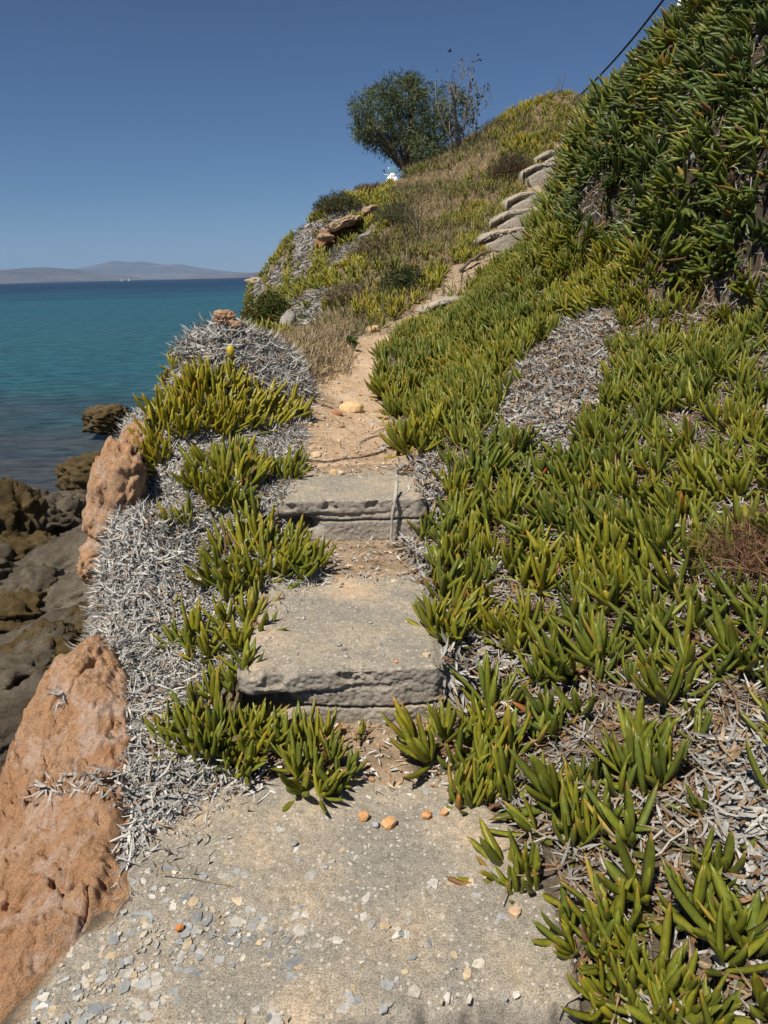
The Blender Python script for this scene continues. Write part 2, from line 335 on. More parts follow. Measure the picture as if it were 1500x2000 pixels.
def rbf(x, y):
    x = np.asarray(x, float); y = np.asarray(y, float); out = np.empty(x.size); xf, yf = x.ravel(), y.ravel()
    for i in range(0, x.size, 20000):
        a, b = xf[i:i+20000], yf[i:i+20000]
        out[i:i+20000] = _phi((a[:, None]-_c[None, :, 0])**2+(b[:, None]-_c[None, :, 1])**2)@_W[:n_]+_W[n_]+_W[n_+1]*a+_W[n_+2]*b
    return out.reshape(x.shape)
Y1 = 2.368; Z1 = 0.238; Y2 = 3.705; Z2 = 0.475
def corr(y):
    xl = np.interp(y, [.3, 1.25, 1.6, 2, 2.37, 2.62, 3.1, 3.7, 4.5, 5], [-.95, -.88, -.74, -.56, -.53, -.46, -.42, -.56, -.54, -.6])
    xr = np.interp(y, [.3, 1.25, 1.66, 1.96, 2.37, 3.1, 3.7, 4.5, 5], [.45, .42, .28, .22, .20, .19, .21, .33, .3])
    return xl, xr
def zpath(y):
    z = np.where(y < 1.28, -0.24, np.where(y < Y1+.07, -0.035+0.045*sm(1.92, 2.15, y), np.where(y < Y2+.07, Z1-0.04+0.05*sm(3.05, 3.3, y), Z2-0.03+0.05*sm(4.1, 4.4, y))))
    return z
def height(x, y, detail=True):
    x = np.asarray(x, float); y = np.asarray(y, float)
    z = rbf(x, y)
    xl, xr = corr(y); out = np.maximum(xl-x, x-xr)
    k = (1-sm(0.0, 0.16, out))*(1-sm(4.45, 4.75, y))
    z = z*(1-k)+zpath(y)*k
    if detail:
        p = xyz(x.ravel(), y.ravel(), z.ravel())
        d = 0.03*fbm(p*2.2, 4, 3)+0.012*fbm(p*12, 3, 9)
        amp = np.clip(y.ravel()/9, 0, 2.2)
        d = d+amp*0.10*fbm(p*0.9, 4, 21)
        kk = k.ravel(); d = d*(1-0.8*kk)
        z = z+d.reshape(z.shape)
    return z
NR, NC = 380, 460
yy = 0.55*np.exp(np.linspace(0, math.log(36/.55), NR)); ss = np.linspace(-1, 1, NC); ss = ss*(0.75+0.25*np.abs(ss))
GX = ss[None]*(yy[:, None]*0.62+1.9); GY = np.repeat(yy[:, None], NC, 1)
GZ = height(GX, GY); GV = np.stack([GX, GY, GZ], -1)
_du = np.gradient(GV, axis=1); _dv = np.gradient(GV, axis=0); GN = nrm(np.cross(_du, _dv))
PU, PV = W2P(GV.reshape(-1, 3)); PU = PU.reshape(NR, NC); PV = PV.reshape(NR, NC)

# ------------------------------------------------------------------ zones, traced on the ground
PATH = [(1110, 2000), (1060, 1800), (950, 1660), (880, 1570), (800, 1500), (850, 1400), (870, 1290), (820, 1230), (850, 1090), (830, 1000), (850, 930), (765, 880), (770, 830), (735, 770), (740, 690), (770, 655), (830, 625), (895, 590), (950, 520),
        (1010, 470), (1040, 430), (1075, 385), (1110, 310), (1130, 240), (1145, 200), (1100, 215), (1055, 290), (1025, 330), (990, 385), (925, 450), (895, 505), (850, 570), (825, 590), (735, 650), (690, 660), (660, 740), (600, 745), (590, 800), (600, 900), (545, 975),
        (620, 1060), (640, 1140), (560, 1190), (530, 1260), (470, 1300), (540, 1410), (640, 1440), (700, 1500), (560, 1560), (430, 1560), (400, 1720), (260, 1760), (130, 1850), (20, 2000)]
TL = [(350, 690), (380, 635), (430, 615), (490, 640), (560, 700), (600, 760), (600, 880), (560, 1000), (640, 1140), (540, 1250), (480, 1290), (430, 1350), (400, 1470), (560, 1560), (480, 1585), (435, 1640), (405, 1720), (330, 1745), (265, 1790), (235, 1700), (205, 1650), (235, 1500), (245, 1420), (225, 1330), (160, 1270), (180, 1190), (185, 1090), (210, 1000), (265, 960), (235, 830), (300, 740)]
MOUND = [(350, 700), (380, 635), (430, 615), (500, 640), (570, 700), (605, 780), (520, 790), (440, 730)]
T1 = [(1150, 610), (1245, 640), (1200, 700), (1225, 760), (1150, 860), (1100, 930), (1060, 970), (1020, 910), (995, 830), (985, 770), (1050, 700), (1105, 645)]
T2 = [(855, 1275), (930, 1245), (1010, 1280), (1000, 1370), (930, 1390), (845, 1385)]
T3 = [(1400, 1480), (1510, 1370), (1520, 1720), (1420, 1640), (1370, 1560)]
T4 = [(1390, 1640), (1520, 1600), (1520, 1900), (1440, 1810)]
T5 = [(780, 900), (870, 900), (895, 1000), (870, 1080), (830, 1160), (790, 1060), (810, 980)]
MAT = [(740, 690), (830, 620), (900, 585), (960, 520), (1040, 440), (1100, 440), (1350, 545), (1560, 580), (1600, 2100), (1110, 2100), (1060, 1800), (945, 1660), (870, 1560), (790, 1500), (780, 1420), (860, 1400), (870, 1250), (820, 1230), (860, 1090), (870, 900), (770, 885), (735, 770)]
BANK = [(1100, 440), (1350, 550), (1600, 590), (1700, -400), (1400, -300), (1290, 40), (1190, 120), (1120, 190), (1120, 300)]
HGREEN = [(480, 670), (480, 560), (540, 490), (600, 420), (680, 380), (760, 345), (790, 400), (760, 440), (740, 470), (700, 560), (640, 600), (560, 670)]
HGREY = [[(575, 450), (625, 430), (618, 500), (600, 550), (570, 560)], [(610, 440), (650, 418), (720, 405), (725, 418), (670, 432), (620, 452)], [(525, 530), (560, 505), (556, 565), (530, 575)], [(640, 505), (700, 465), (735, 440), (725, 490), (650, 525)],
         [(535, 650), (555, 610), (600, 570), (650, 565), (620, 625), (585, 655)], [(495, 555), (515, 540), (520, 600), (500, 610)]]
HBROWN = [(612, 450), (700, 428), (690, 458), (640, 495), (615, 480)]
HDRY = [(600, 640), (690, 560), (770, 440), (760, 400), (800, 330), (900, 280), (1010, 200), (1060, 270), (1030, 320), (990, 385), (925, 450), (895, 505), (830, 590), (740, 650), (690, 660)]
HCREST = [(950, 270), (1000, 205), (1090, 170), (1130, 200), (1105, 285), (1050, 295), (1000, 300)]
HTUFT = [[(750, 560), (830, 520), (895, 530), (840, 640), (770, 660), (700, 620), (660, 600)], [(870, 460), (960, 450), (960, 500), (900, 490)], [(900, 400), (980, 400), (950, 450), (880, 440)]]
HALL = None
STRAW = [(510, 655), (600, 650), (690, 670), (690, 730), (620, 760), (580, 720)]
def any_in(u, v, ps):
    r = np.zeros(u.shape, bool)
    for q in ps: r |= inpoly(u, v, q)
    return r
pu, pv = PU.ravel(), PV.ravel(); gy = GY.ravel(); gx = GX.ravel(); gz = GZ.ravel()
colr = np.tile(np.array([0.13, 0.105, 0.075]), (NR*NC, 1))
slope = GN[..., 2].ravel()
far = gy > 9.5
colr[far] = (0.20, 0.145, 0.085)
pth = inpoly(pu, pv, PATH)
colr[pth] = (0.37, 0.275, 0.185)
colr[pth & (gy < 4.6)] = (0.33, 0.245, 0.165)
colr[any_in(pu, pv, [TL, T1, T2, T3, T4, T5])] = (0.30, 0.285, 0.26)
colr[far & any_in(pu, pv, HGREY)] = (0.26, 0.245, 0.225)
colr[far & inpoly(pu, pv, HBROWN)] = (0.22, 0.11, 0.05)
colr[inpoly(pu, pv, BANK) & (gy > 3.8)] = (0.060, 0.050, 0.036)  # soil painted near black so gaps between the bank leaves look shadowed
cl = (gx < -1.0) & (slope < 0.62) & (gy < 9); cl &= ~inpoly(pu, pv, TL); colr[cl] = (0.40, 0.23, 0.13)
colr[(gz < -1.5)] = (0.085, 0.072, 0.055)
c3 = colr.reshape(NR, NC, 3)
for _ in range(2):
    q = c3.copy(); q[1:-1, 1:-1] = (c3[1:-1, 1:-1]*2+c3[:-2, 1:-1]+c3[2:, 1:-1]+c3[1:-1, :-2]+c3[1:-1, 2:])/6; c3 = q
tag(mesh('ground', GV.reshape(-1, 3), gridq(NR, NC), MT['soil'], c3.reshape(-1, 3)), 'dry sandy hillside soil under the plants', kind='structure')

_cv = (GV[:-1, :-1]+GV[1:, :-1]+GV[:-1, 1:]+GV[1:, 1:])/4
_ca = 0.5*np.linalg.norm(np.cross(GV[1:, 1:]-GV[:-1, :-1], GV[1:, :-1]-GV[:-1, 1:]), axis=-1)
CU, CV = W2P(_cv.reshape(-1, 3)); CY = _cv[..., 1].ravel(); CX = _cv[..., 0].ravel(); CZ = _cv[..., 2].ravel(); CA = _ca.ravel()
CNZ = GN[:-1, :-1, 2].ravel()
def scatter(dens, seed):
    """dens: per cell, per square metre. returns points and normals"""
    r = np.random.default_rng(seed); n = r.poisson(np.clip(dens*CA, 0, 60)); idx = np.repeat(np.arange(len(n)), n)
    i, j = idx//(NC-1), idx % (NC-1); a = r.random(len(idx))[:, None]; b = r.random(len(idx))[:, None]
    p = (GV[i, j]*(1-a)+GV[i, j+1]*a)*(1-b)+(GV[i+1, j]*(1-a)+GV[i+1, j+1]*a)*b
    return p, GN[i, j]
def ground_at(u, v, y0=None, y1=None):
    """walk down the ray of a photo point until it meets the ground"""
    Y = np.linspace(y0 or 0.9, y1 or 33, 1500); d = ray(u, v); q = np.array([0, 0, EYE])+d[None]*(Y/d[1])[:, None]
    h = height(q[:, 0], q[:, 1]); k = np.argmax(q[:, 2] < h)
    if not (q[:, 2] < h).any(): k = np.argmin(q[:, 2]-h)
    return np.array([q[k, 0], q[k, 1], h[k]])

# ------------------------------------------------------------------ leaves, ribbons
def leaves(base, d, bend, L, W, curv, col0, tipc=None, rings=7, keel=1.0, top=0.35):
    """fleshy three-angled leaves: base (n,3), direction, bending direction, length, half width, bend, colour (n,3), tip colour (n,3)"""
    n = len(base); t = np.linspace(0, 1, rings); S = nrm(np.cross(d, bend)); bend = np.cross(S, d)
    prof = np.interp(t, [0, .08, .35, .7, .88, 1], [.62, .78, 1, .85, .5, .06])
    cen = base[:, None]+d[:, None]*(L[:, None]*t)[..., None]+bend[:, None]*((L*curv)[:, None]*t**2)[..., None]
    T = nrm(d[:, None]+bend[:, None]*(2*curv[:, None]*t)[..., None]); Nn = np.cross(S[:, None], T)
    w_ = W[:, None]*prof[None]
    V = np.stack([cen+S[:, None]*w_[..., None], cen+Nn*(w_*top)[..., None], cen-S[:, None]*w_[..., None], cen-Nn*(w_*keel)[..., None]], 2)
    k = np.arange(rings-1)[:, None]*4; j = np.arange(4)[None]; j2 = (j+1) % 4
    f = np.stack([k+j, k+j2, k+4+j2, k+4+j], -1).reshape(-1, 4)
    f = np.concatenate([f, [[4*rings-4, 4*rings-3, 4*rings-2, 4*rings-1]]])
    F = (np.arange(n)[:, None, None]*(4*rings)+f[None]).reshape(-1, 4)
    C = np.repeat(col0[:, None], rings, 1)
    g = np.interp(t, [0, .15, .5, 1], [1.25, 1.05, 1.0, 0.95])[None, :, None]; C = C*g
    if tipc is not None:
        a = sm(.78, 1.0, t)[None, :, None]; C = C*(1-a)+tipc[:, None]*a
    C = np.repeat(C[:, :, None], 4, 2)
    return V.reshape(-1, 3), F, C.reshape(-1, 3)
def shoots(pos, axis, size, hue, seed, pairs=(3, 6), rings=7, dead=0.03, wid=0.1, jit=0.16):
    """rosettes of paired leaves. hue (n,) 0 dark blue-green .. 1 yellow-green"""
    r = np.random.default_rng(seed); B, D, BD, LL, WW, CC, C0, TC = [], [], [], [], [], [], [], []
    n = len(pos); axis = nrm(axis+jit*r.normal(size=(n, 3)))
    X = nrm(np.cross(axis, r.normal(size=(n, 3)))); Yv = np.cross(axis, X)
    np_ = r.integers(pairs[0], pairs[1], n); ph = r.random(n)*6.28
    for j in range(pairs[1]-1):
        ok = np_ > j
        if not ok.any(): continue
        fr = j/np.maximum(np_-1, 1)
        for s in (0, 1):
            a = ph+j*1.571+s*3.1416+r.normal(0, .25, n); rad = X*np.cos(a)[:, None]+Yv*np.sin(a)[:, None]
            sp = np.radians(62-50*fr**0.8+r.normal(0, 9, n))
            d = axis*np.cos(sp)[:, None]+rad*np.sin(sp)[:, None]
            bend = axis*np.sin(sp)[:, None]-rad*np.cos(sp)[:, None]
            L = size*(0.72+0.38*np.sin(fr*2.6+.35))*r.uniform(.75, 1.2, n)
            h = hue+r.normal(0, .12, n)
            c = np.stack([np.interp(h, [0, .5, 1], [.088, .190, .320]), np.interp(h, [0, .5, 1], [.130, .212, .280]), np.interp(h, [0, .5, 1], [.032, .026, .020])], -1)
            c = c*r.uniform(.8, 1.2, (n, 1))
            q = r.random(n); dd = (q < dead) & (fr < .5)
            c[dd] = np.array([(.30, .13, .03), (.36, .22, .05), (.22, .12, .07), (.40, .30, .06)])[r.integers(0, 4, dd.sum())]
            tip = c*np.where((r.random(n) < .22)[:, None], np.array([1.8, .8, 1.0]), np.array([1.0, .95, .9]))
            cv = r.uniform(.05, .38, n)*(1-.5*fr); fl = r.random(n) < .10; cv = np.where(fl, -cv, cv)
            L = L*np.where(r.random(n) < .12, r.uniform(.5, .8, n), 1.0)
            for lst, v in ((B, pos+axis*(.012*j*size/.15)[:, None]+rad*.006), (D, d), (BD, bend), (LL, L), (WW, size*wid*r.uniform(.8, 1.15, n)), (CC, cv), (C0, c), (TC, tip)): lst.append(v[ok])
    cat = np.concatenate
    return leaves(cat(B), cat(D), cat(BD), cat(LL), cat(WW), cat(CC), cat(C0), cat(TC), rings)
def ribbons(pos, d, nrml, L, W, curl, twist, col, seg=5, fold=0.35):
    """curled dry leaves or blades: strips of seg pieces with a fold"""
    n = len(pos); d = nrm(d); S = nrm(np.cross(d, nrml)); Nn = np.cross(S, d); t = np.linspace(0, 1, seg+1)
    ang = curl[:, None]*t; safe = np.where(np.abs(curl) < 1e-3, 1e-3, curl)[:, None]
    fx = np.sin(ang)/safe; fz = (1-np.cos(ang))/safe
    cen = pos[:, None]+(L[:, None]*fx)[..., None]*d[:, None]+(L[:, None]*fz)[..., None]*Nn[:, None]
    Tn = -np.sin(ang)[..., None]*d[:, None]+np.cos(ang)[..., None]*Nn[:, None]
    tw = twist[:, None]*t; Sr = np.cos(tw)[..., None]*S[:, None]+np.sin(tw)[..., None]*Tn; Tr = -np.sin(tw)[..., None]*S[:, None]+np.cos(tw)[..., None]*Tn
    w_ = (W[:, None]*np.interp(t, [0, .15, .6, 1], [.55, 1, .9, .12])[None])[..., None]
    if fold:
        V = np.stack([cen-Sr*w_, cen-Tr*w_*fold, cen+Sr*w_], 2); m = 3
    else:
        V = np.stack([cen-Sr*w_, cen+Sr*w_], 2); m = 2
    k = np.arange(seg)[:, None]*m; j = np.arange(m-1)[None]
    f = np.stack([k+j, k+j+1, k+m+j+1, k+m+j], -1).reshape(-1, 4)
    F = (np.arange(n)[:, None, None]*(m*(seg+1))+f[None]).reshape(-1, 4)
    C = np.repeat(col, (seg+1)*m, 0)
    return V.reshape(-1, 3), F, C
def straw_cols(n, r, warm=0.25):
    pal = np.array([(.46, .448, .42), (.53, .515, .48), (.40, .388, .362), (.60, .58, .535), (.32, .305, .285)]); p = pal[r.integers(0, 5, n)]
    wm = np.array([(.42, .30, .18), (.50, .38, .25), (.30, .17, .09), (.36, .22, .12)]); k = r.random(n) < warm
    p[k] = wm[r.integers(0, 4, k.sum())]; return p*r.uniform(.75, 1.15, (n, 1))
def thatch(p, nn, seed, L=(.05, .11), W=(.004, .008), warm=.15, down=.7, lift=.22, seg=5, tone=1.0, thick=.03, cs=1.0):
    r = np.random.default_rng(seed); n = len(p)
    dn = np.array([0, 0, -1.])-nn*(-nn[:, 2:3]); dn = nrm(dn+1e-4)
    rnd = r.normal(size=(n, 3)); rnd -= nn*(rnd*nn).sum(-1, keepdims=True); d = nrm(dn*down+nrm(rnd)*(1-down*.6)); d = nrm(d+nn*(r.uniform(-.15, .6, n)*lift*2)[:, None])
    return ribbons(p+nn*(r.random(n)*thick)[:, None], d, nrm(nn+.35*r.normal(size=(n, 3))), r.uniform(*L, n), r.uniform(*W, n), r.normal(0, cs, n), r.normal(0, .9, n), straw_cols(n, r, warm)*tone, seg)

# ------------------------------------------------------------------ sea and far hills
SEA = -2.6
rr = np.concatenate([[0], np.exp(np.linspace(math.log(4), math.log(16000), 90))]); aa = np.linspace(0, 2*np.pi, 73)
sv = np.stack([rr[:, None]*np.sin(aa)[None], rr[:, None]*np.cos(aa)[None], np.full((91, 73), SEA)], -1)
tag(mesh('sea', sv.reshape(-1, 3), gridq(91, 73), MT['sea']), 'calm turquoise sea deepening to navy at the horizon', kind='structure')
def hillrange(name, prof, Y, depth, label, seed, rough=0.25, mt='hill', ncol=260, xs=None):
    us = np.array([q[0] for q in prof]); zs = np.array([P(q[0], q[1], Y)[2] for q in prof]); xs_ = np.array([P(q[0], 545, Y)[0] for q in prof])
    x = np.linspace(xs_[0], xs_[-1], ncol); h = np.interp(x, xs_, zs)-SEA; nr = 40; t = np.linspace(0, 1, nr)
    X = np.repeat(x[None], nr, 0); Yg = Y+(t[:, None]-.5)*depth+0*X
    e = np.sin(np.pi*t)[:, None]**.8
    nz = fbm(np.stack([X.ravel()/depth*5, Yg.ravel()/depth*5, 0*X.ravel()], -1), 6, seed).reshape(X.shape)
    rid = 1-np.abs(fbm(np.stack([X.ravel()/depth*4, Yg.ravel()/depth*2, 0*X.ravel()+9], -1), 5, seed+3).reshape(X.shape))*1.6
    Z = SEA-3+(h[None]+3)*e*(1-rough*.5*(1-rid)*(1-e*.5)+rough*.25*nz)
    return tag(mesh(name, np.stack([X, Yg, Z], -1).reshape(-1, 3), gridq(nr, ncol), MT[mt]), label, kind='structure')
hillrange('hills', [(-900, 535), (-500, 520), (-200, 531), (-60, 534), (0, 529), (40, 525), (90, 522), (140, 525), (180, 534), (230, 541), (280, 548), (320, 553)], 7000, 2600, 'nearer bare purple brown hills across the bay', 5)
hillrange('hills', [(-300, 545), (60, 538), (110, 531), (170, 524), (200, 518), (238, 509), (270, 512), (285, 510), (320, 516), (350, 515), (380, 522), (430, 528), (470, 532), (560, 535), (800, 540)], 11500, 3500, 'farthest pale blue mountain ridge across the bay', 8)
hillrange('hills', [(300, 549), (340, 544), (380, 540), (405, 537), (430, 539), (470, 534), (520, 531), (700, 530), (900, 535)], 5200, 900, 'low tan shoreline with pale buildings below the mountains', 12, 0.5)

# ------------------------------------------------------------------ concrete landing and steps
def patch(name, poly, ztop, drop, res, mt, parent=None, edge=0.03, origin=None, seed=1, rim=0.012, rough=0.004):
    poly = np.asarray(poly)[:, :2]; x0, y0 = poly.min(0)-.08; x1, y1 = poly.max(0)+.08
    nx, ny = int((x1-x0)/res), int((y1-y0)/res); X, Yg = np.meshgrid(np.linspace(x0, x1, nx), np.linspace(y0, y1, ny))
    p = xyz(X.ravel(), Yg.ravel(), 0)
    d = polydist(X.ravel(), Yg.ravel(), poly)+rim*1.6*fbm(p*14, 4, seed)
    k = sm(-edge, 0.004, d)
    z = ztop(X.ravel(), Yg.ravel())-rim*(1-sm(0, .03, d))+rough*fbm(p*30, 4, seed+5)+rough*1.5*fbm(p*6, 3, seed+2)
    z = z*k+(z-drop)*(1-k)
    keep = (d > -edge-2*res).reshape(ny, nx); cell = keep[:-1, :-1] | keep[1:, 1:] | keep[1:, :-1] | keep[:-1, 1:]
    q = gridq(ny, nx)[cell.ravel()]; used = np.unique(q); mp = np.full(nx*ny, -1); mp[used] = np.arange(len(used))
    return mesh(name, np.stack([X.ravel(), Yg.ravel(), z], -1)[used], mp[q], MT[mt], None, parent, True, origin)
LANDPX = [(15, 2012), (300, 2022), (600, 1998), (850, 1972), (1140, 1955), (1120, 1800), (1000, 1600), (900, 1490), (500, 1480), (330, 1560), (235, 1700), (262, 1752), (200, 1800), (130, 1850), (70, 1930)]
LAND = [G(u, v, 0) for u, v in LANDPX]
o = empty('concrete_landing', (-.2, 1.6, -.1), 'broad pebbly concrete landing slab at the foot of the path', 'slab')
patch('slab', LAND, lambda x, y: 0.0*x+0.012*fbm(xyz(x, y)*2.5, 3, 77), 0.22, 0.0075, 'concrete', o, 0.02, (-.2, 1.6, -.1), 3, 0.02, 0.005)
# stones set in the slab, thickest at its left half
def pebbles(cands, seed, sizes, zf):
    r = np.random.default_rng(seed); b = Bag(); v, f = ICO[1]
    pal = np.array([(.32, .33, .325), (.40, .40, .38), (.48, .45, .40), (.52, .47, .39), (.24, .25, .255), (.56, .44, .28), (.45, .35, .23), (.60, .56, .50)])
    for x, y in cands:
        s = sizes[0]*math.exp(r.random()**2.0*math.log(sizes[1]/sizes[0])); w_ = v*(1+0.75*fbm(v*1.5+r.random(3)*40, 2, 5)[:, None]); w_[:, 2] = np.clip(w_[:, 2], -.5, .42)
        a = r.random()*6.28; w_ = w_*np.array([s, s*r.uniform(.5, .95), s*.34]); ca, sa = math.cos(a), math.sin(a)
        w_ = np.stack([w_[:, 0]*ca-w_[:, 1]*sa, w_[:, 0]*sa+w_[:, 1]*ca, w_[:, 2]+w_[:, 0]*r.normal(0, .12)], -1)
        b.add(w_+np.array([x, y, zf(x, y)-s*r.uniform(.06, .13)]), f, pal[r.choice(8, p=[.22, .2, .16, .12, .08, .05, .07, .10])]*r.uniform(.75, 1.05))
    return b
r = np.random.default_rng(5); cand = []
LP = np.array(LAND)[:, :2]
while len(cand) < 1250:
    u, v = r.uniform(20, 1100), r.uniform(1540, 2010); g = G(u, v, 0)
    dens = 0.98 if u < 620-(v-1800)*.3 and v > 1740 else (0.42 if u < 720 else 0.18)
    if r.random() > dens or polydist(g[0:1], g[1:2], LP)[0] < .015: continue
    cand.append((g[0], g[1]))
zl = lambda x, y: float(0.012*fbm(xyz(np.array([x]), np.array([y])), 1, 77)[0]*0+0.012*fbm(np.array([[x, y, 0]])*2.5, 3, 77)[0])
tag(pebbles(cand, 6, (.0035, .0235), zl).build('embedded_stone', MT['stone'], o, (-.2, 1.6, -.1), False), kind='stuff')

def step(name, label, xl, xr, yf, zt, depth, hgt, res, seed, rot=0.0, tilt=0.0, lip=0.0, crack=None, amp=1.0, group='concrete steps of the path', piv=None):
    """one weathered step: a sheet running from the back of the tread over the broken nose and down the riser"""
    o = empty(name, ((xl+xr)/2, yf, zt-hgt), label, 'step', group)
    nx = max(12, int((xr-xl)/res)); x = np.linspace(xl, xr, nx)
    nt = max(8, int(depth/(res*1.6))); nh = max(8, int(hgt/(res*.8)))
    ry = np.concatenate([np.linspace(depth, .012, nt), [.006, .001], np.zeros(nh)]); rz = np.concatenate([np.zeros(nt), [-.001, -.004], -np.linspace(.010, hgt, nh)])
    ny = np.concatenate([np.zeros(nt), [-.5, -.9], -np.ones(nh)]); nz = np.concatenate([np.ones(nt), [.8, .4], np.zeros(nh)])
    X = np.repeat(x[None], len(ry), 0); Yp = np.repeat(ry[:, None], nx, 1); Zp = np.repeat(rz[:, None], nx, 1)
    p = xyz(X.ravel(), Yp.ravel()+yf, Zp.ravel()+zt)
    d = (.008*fbm(p*5, 3, seed)+.003*fbm(p*24, 5, seed+3, .65)+.004*fbm(p*90, 2, seed+6)).reshape(X.shape)
    d = d*amp-np.where((rz[:, None] > -.05) & (ry[:, None] < .05), .013*sm(.12, .30, fbm(p*14, 4, seed+12).reshape(X.shape)), 0)
    fr = np.repeat((ny < -.3)[:, None], nx, 1)
    d = np.where(fr, d*1.5, d*.8)
    if lip:
        tx = (X-xl)/(xr-xl); edge = -.10-.02*fbm(xyz(X[0]*9, 0*X[0], 3.), 3, seed)[None]+.045*tx
        top = (1-sm(-.02, .02, edge-Zp))*fr
        d = d+lip*top*np.clip(1-1.6*tx, 0, 1)+np.where(fr & (np.abs(Zp-edge) < .010) & (tx < .85), -.02*(1-tx), 0)
        cav = np.exp(-((tx-.13)/.11)**2-((Zp+.135)/.038)**2); d = d-.14*cav*fr
        chip = sm(.12, .0, tx)*sm(-.12, -.16, Zp); d = d-.10*chip*fr
    if crack is not None:
        zc = crack+.008*fbm(xyz(X[0]*11, 0*X[0], 7.), 4, seed+9)[None]; d = d-np.where(fr, .026*np.exp(-((Zp-zc)/.0045)**2), 0)
    ends = np.minimum(X-xl, xr-X); back = .03*amp*(1-sm(0, .05*amp, ends+.02*fbm(p*16, 3, seed+1).reshape(X.shape)))
    Yp = Yp+d*ny[:, None]+back*fr+.018*(fbm(xyz(X.ravel()*4, 0*X.ravel(), 1.), 3, seed+2).reshape(X.shape))*(Yp < .05); Zp = Zp+d*nz[:, None]-back*(~fr)*.8+tilt*(X-(xl+xr)/2)
    Zp = Zp-np.where(np.repeat(((ny < 0) & (ny > -1))[:, None], nx, 1), .006*np.abs(fbm(p*18, 3, seed+4).reshape(X.shape))*2, 0)
    if amp > 1: Zp = Zp-.09*sm(.16, -.02, Yp)*(rz[:, None] > -.02)-.09*sm(-.02, -.12, Zp*0+rz[:, None])*0; Yp = Yp+.16*rz[:, None]; Zp = Zp-.10*sm(.35, 0, X-xl+.1*fbm(p*3, 2, seed+8).reshape(X.shape))
    c, s = math.cos(rot), math.sin(rot); xm = (xl+xr)/2
    V = np.stack([xm+(X-xm)*c-Yp*s, yf+(X-xm)*s+Yp*c, zt+Zp], -1); n0, n1 = V.shape[:2]
    B = V[:, [0, -1]].copy(); B[..., 2] = zt-hgt                       # side walls down to the foot
    V2 = np.concatenate([B[:, :1], V, B[:, 1:]], 1)
    mesh('block', V2.reshape(-1, 3), gridq(n0, n1+2)[:, ::-1], MT['concrete'], None, o, True, o.location)
    return o
o1 = step('concrete_step', 'nearest concrete step with a broken overhanging lip and cracked grey riser', -.545, .215, Y1, Z1, 1.15, .27, .0062, 31, 0.01, .0, .028, -.155)
o2 = step('concrete_step', 'second concrete step from the landing, with a dry stalk hanging over its grey riser', -.56, .225, Y2, Z2, .85, .27, .0075, 41, -.02, 0, .012, -.115)
tag(pebbles([( -.48+.6*q[0]**2, Y1+.05+.5*q[1]) for q in np.random.default_rng(3).random((42, 2))], 8, (.004, .020), lambda x, y: Z1+.003).build('embedded_stone', MT['stone'], o1, o1.location), kind='stuff')
def fstep(label, u0, v0, u1, v1, Y, hpx, depth, seed, rot=.10):
    a, b = P(u0, v0, Y), P(u1, v1, Y); h = hpx/FPX*Y; z = (a[2]+b[2])/2
    return step('concrete_step', label, a[0]-.1, b[0]+.55, Y, z, depth, h+.3, .02, seed, rot, .5*(b[2]-a[2])/(b[0]-a[0]), .03, None, 1.5)
fstep('short concrete step half covered by plants where the dirt path ends', 833, 584, 895, 578, 10.3, 30, .7, 51, .05)
fstep('pale concrete step just left of the dark bank, lowest of the upper flight', 935, 458, 1030, 433, 14, 22, 1.0, 61)
fstep('second step of the upper flight with a rough speckled riser', 968, 418, 1062, 392, 15.2, 26, 1.0, 63)
fstep('third step of the upper flight below a wide sandy gap', 1000, 378, 1078, 364, 16.2, 22, 1.3, 65)
fstep('fourth step of the upper flight beside a dark twiggy bush', 1030, 322, 1115, 308, 17.8, 24, .9, 67)
fstep('topmost pale concrete step of the upper flight', 1057, 296, 1122, 281, 18.8, 22, 1.2, 69)

# sandy dirt path between the second step and the upper flight
cl_pts = [(-.53, 4.35), (-.62, 5.3), (-.62, 6.2), (-.42, 7.0), (-.5, 7.9), (-.25, 9.0), (.35, 9.9), (.75, 10.3), (1.0, 10.25), (.55, 9.3), (.2, 8.2), (-.02, 7.3), (.0, 6.2), (.1, 5.2), (.32, 4.4)]
tag(patch('path', cl_pts, lambda x, y: height(x, y)+.012, .05, .02, 'sand' if 'sand' in MT else 'concrete', None, .05, None, 91, .01, .006), 'narrow sandy dirt path climbing between the plants', kind='structure')

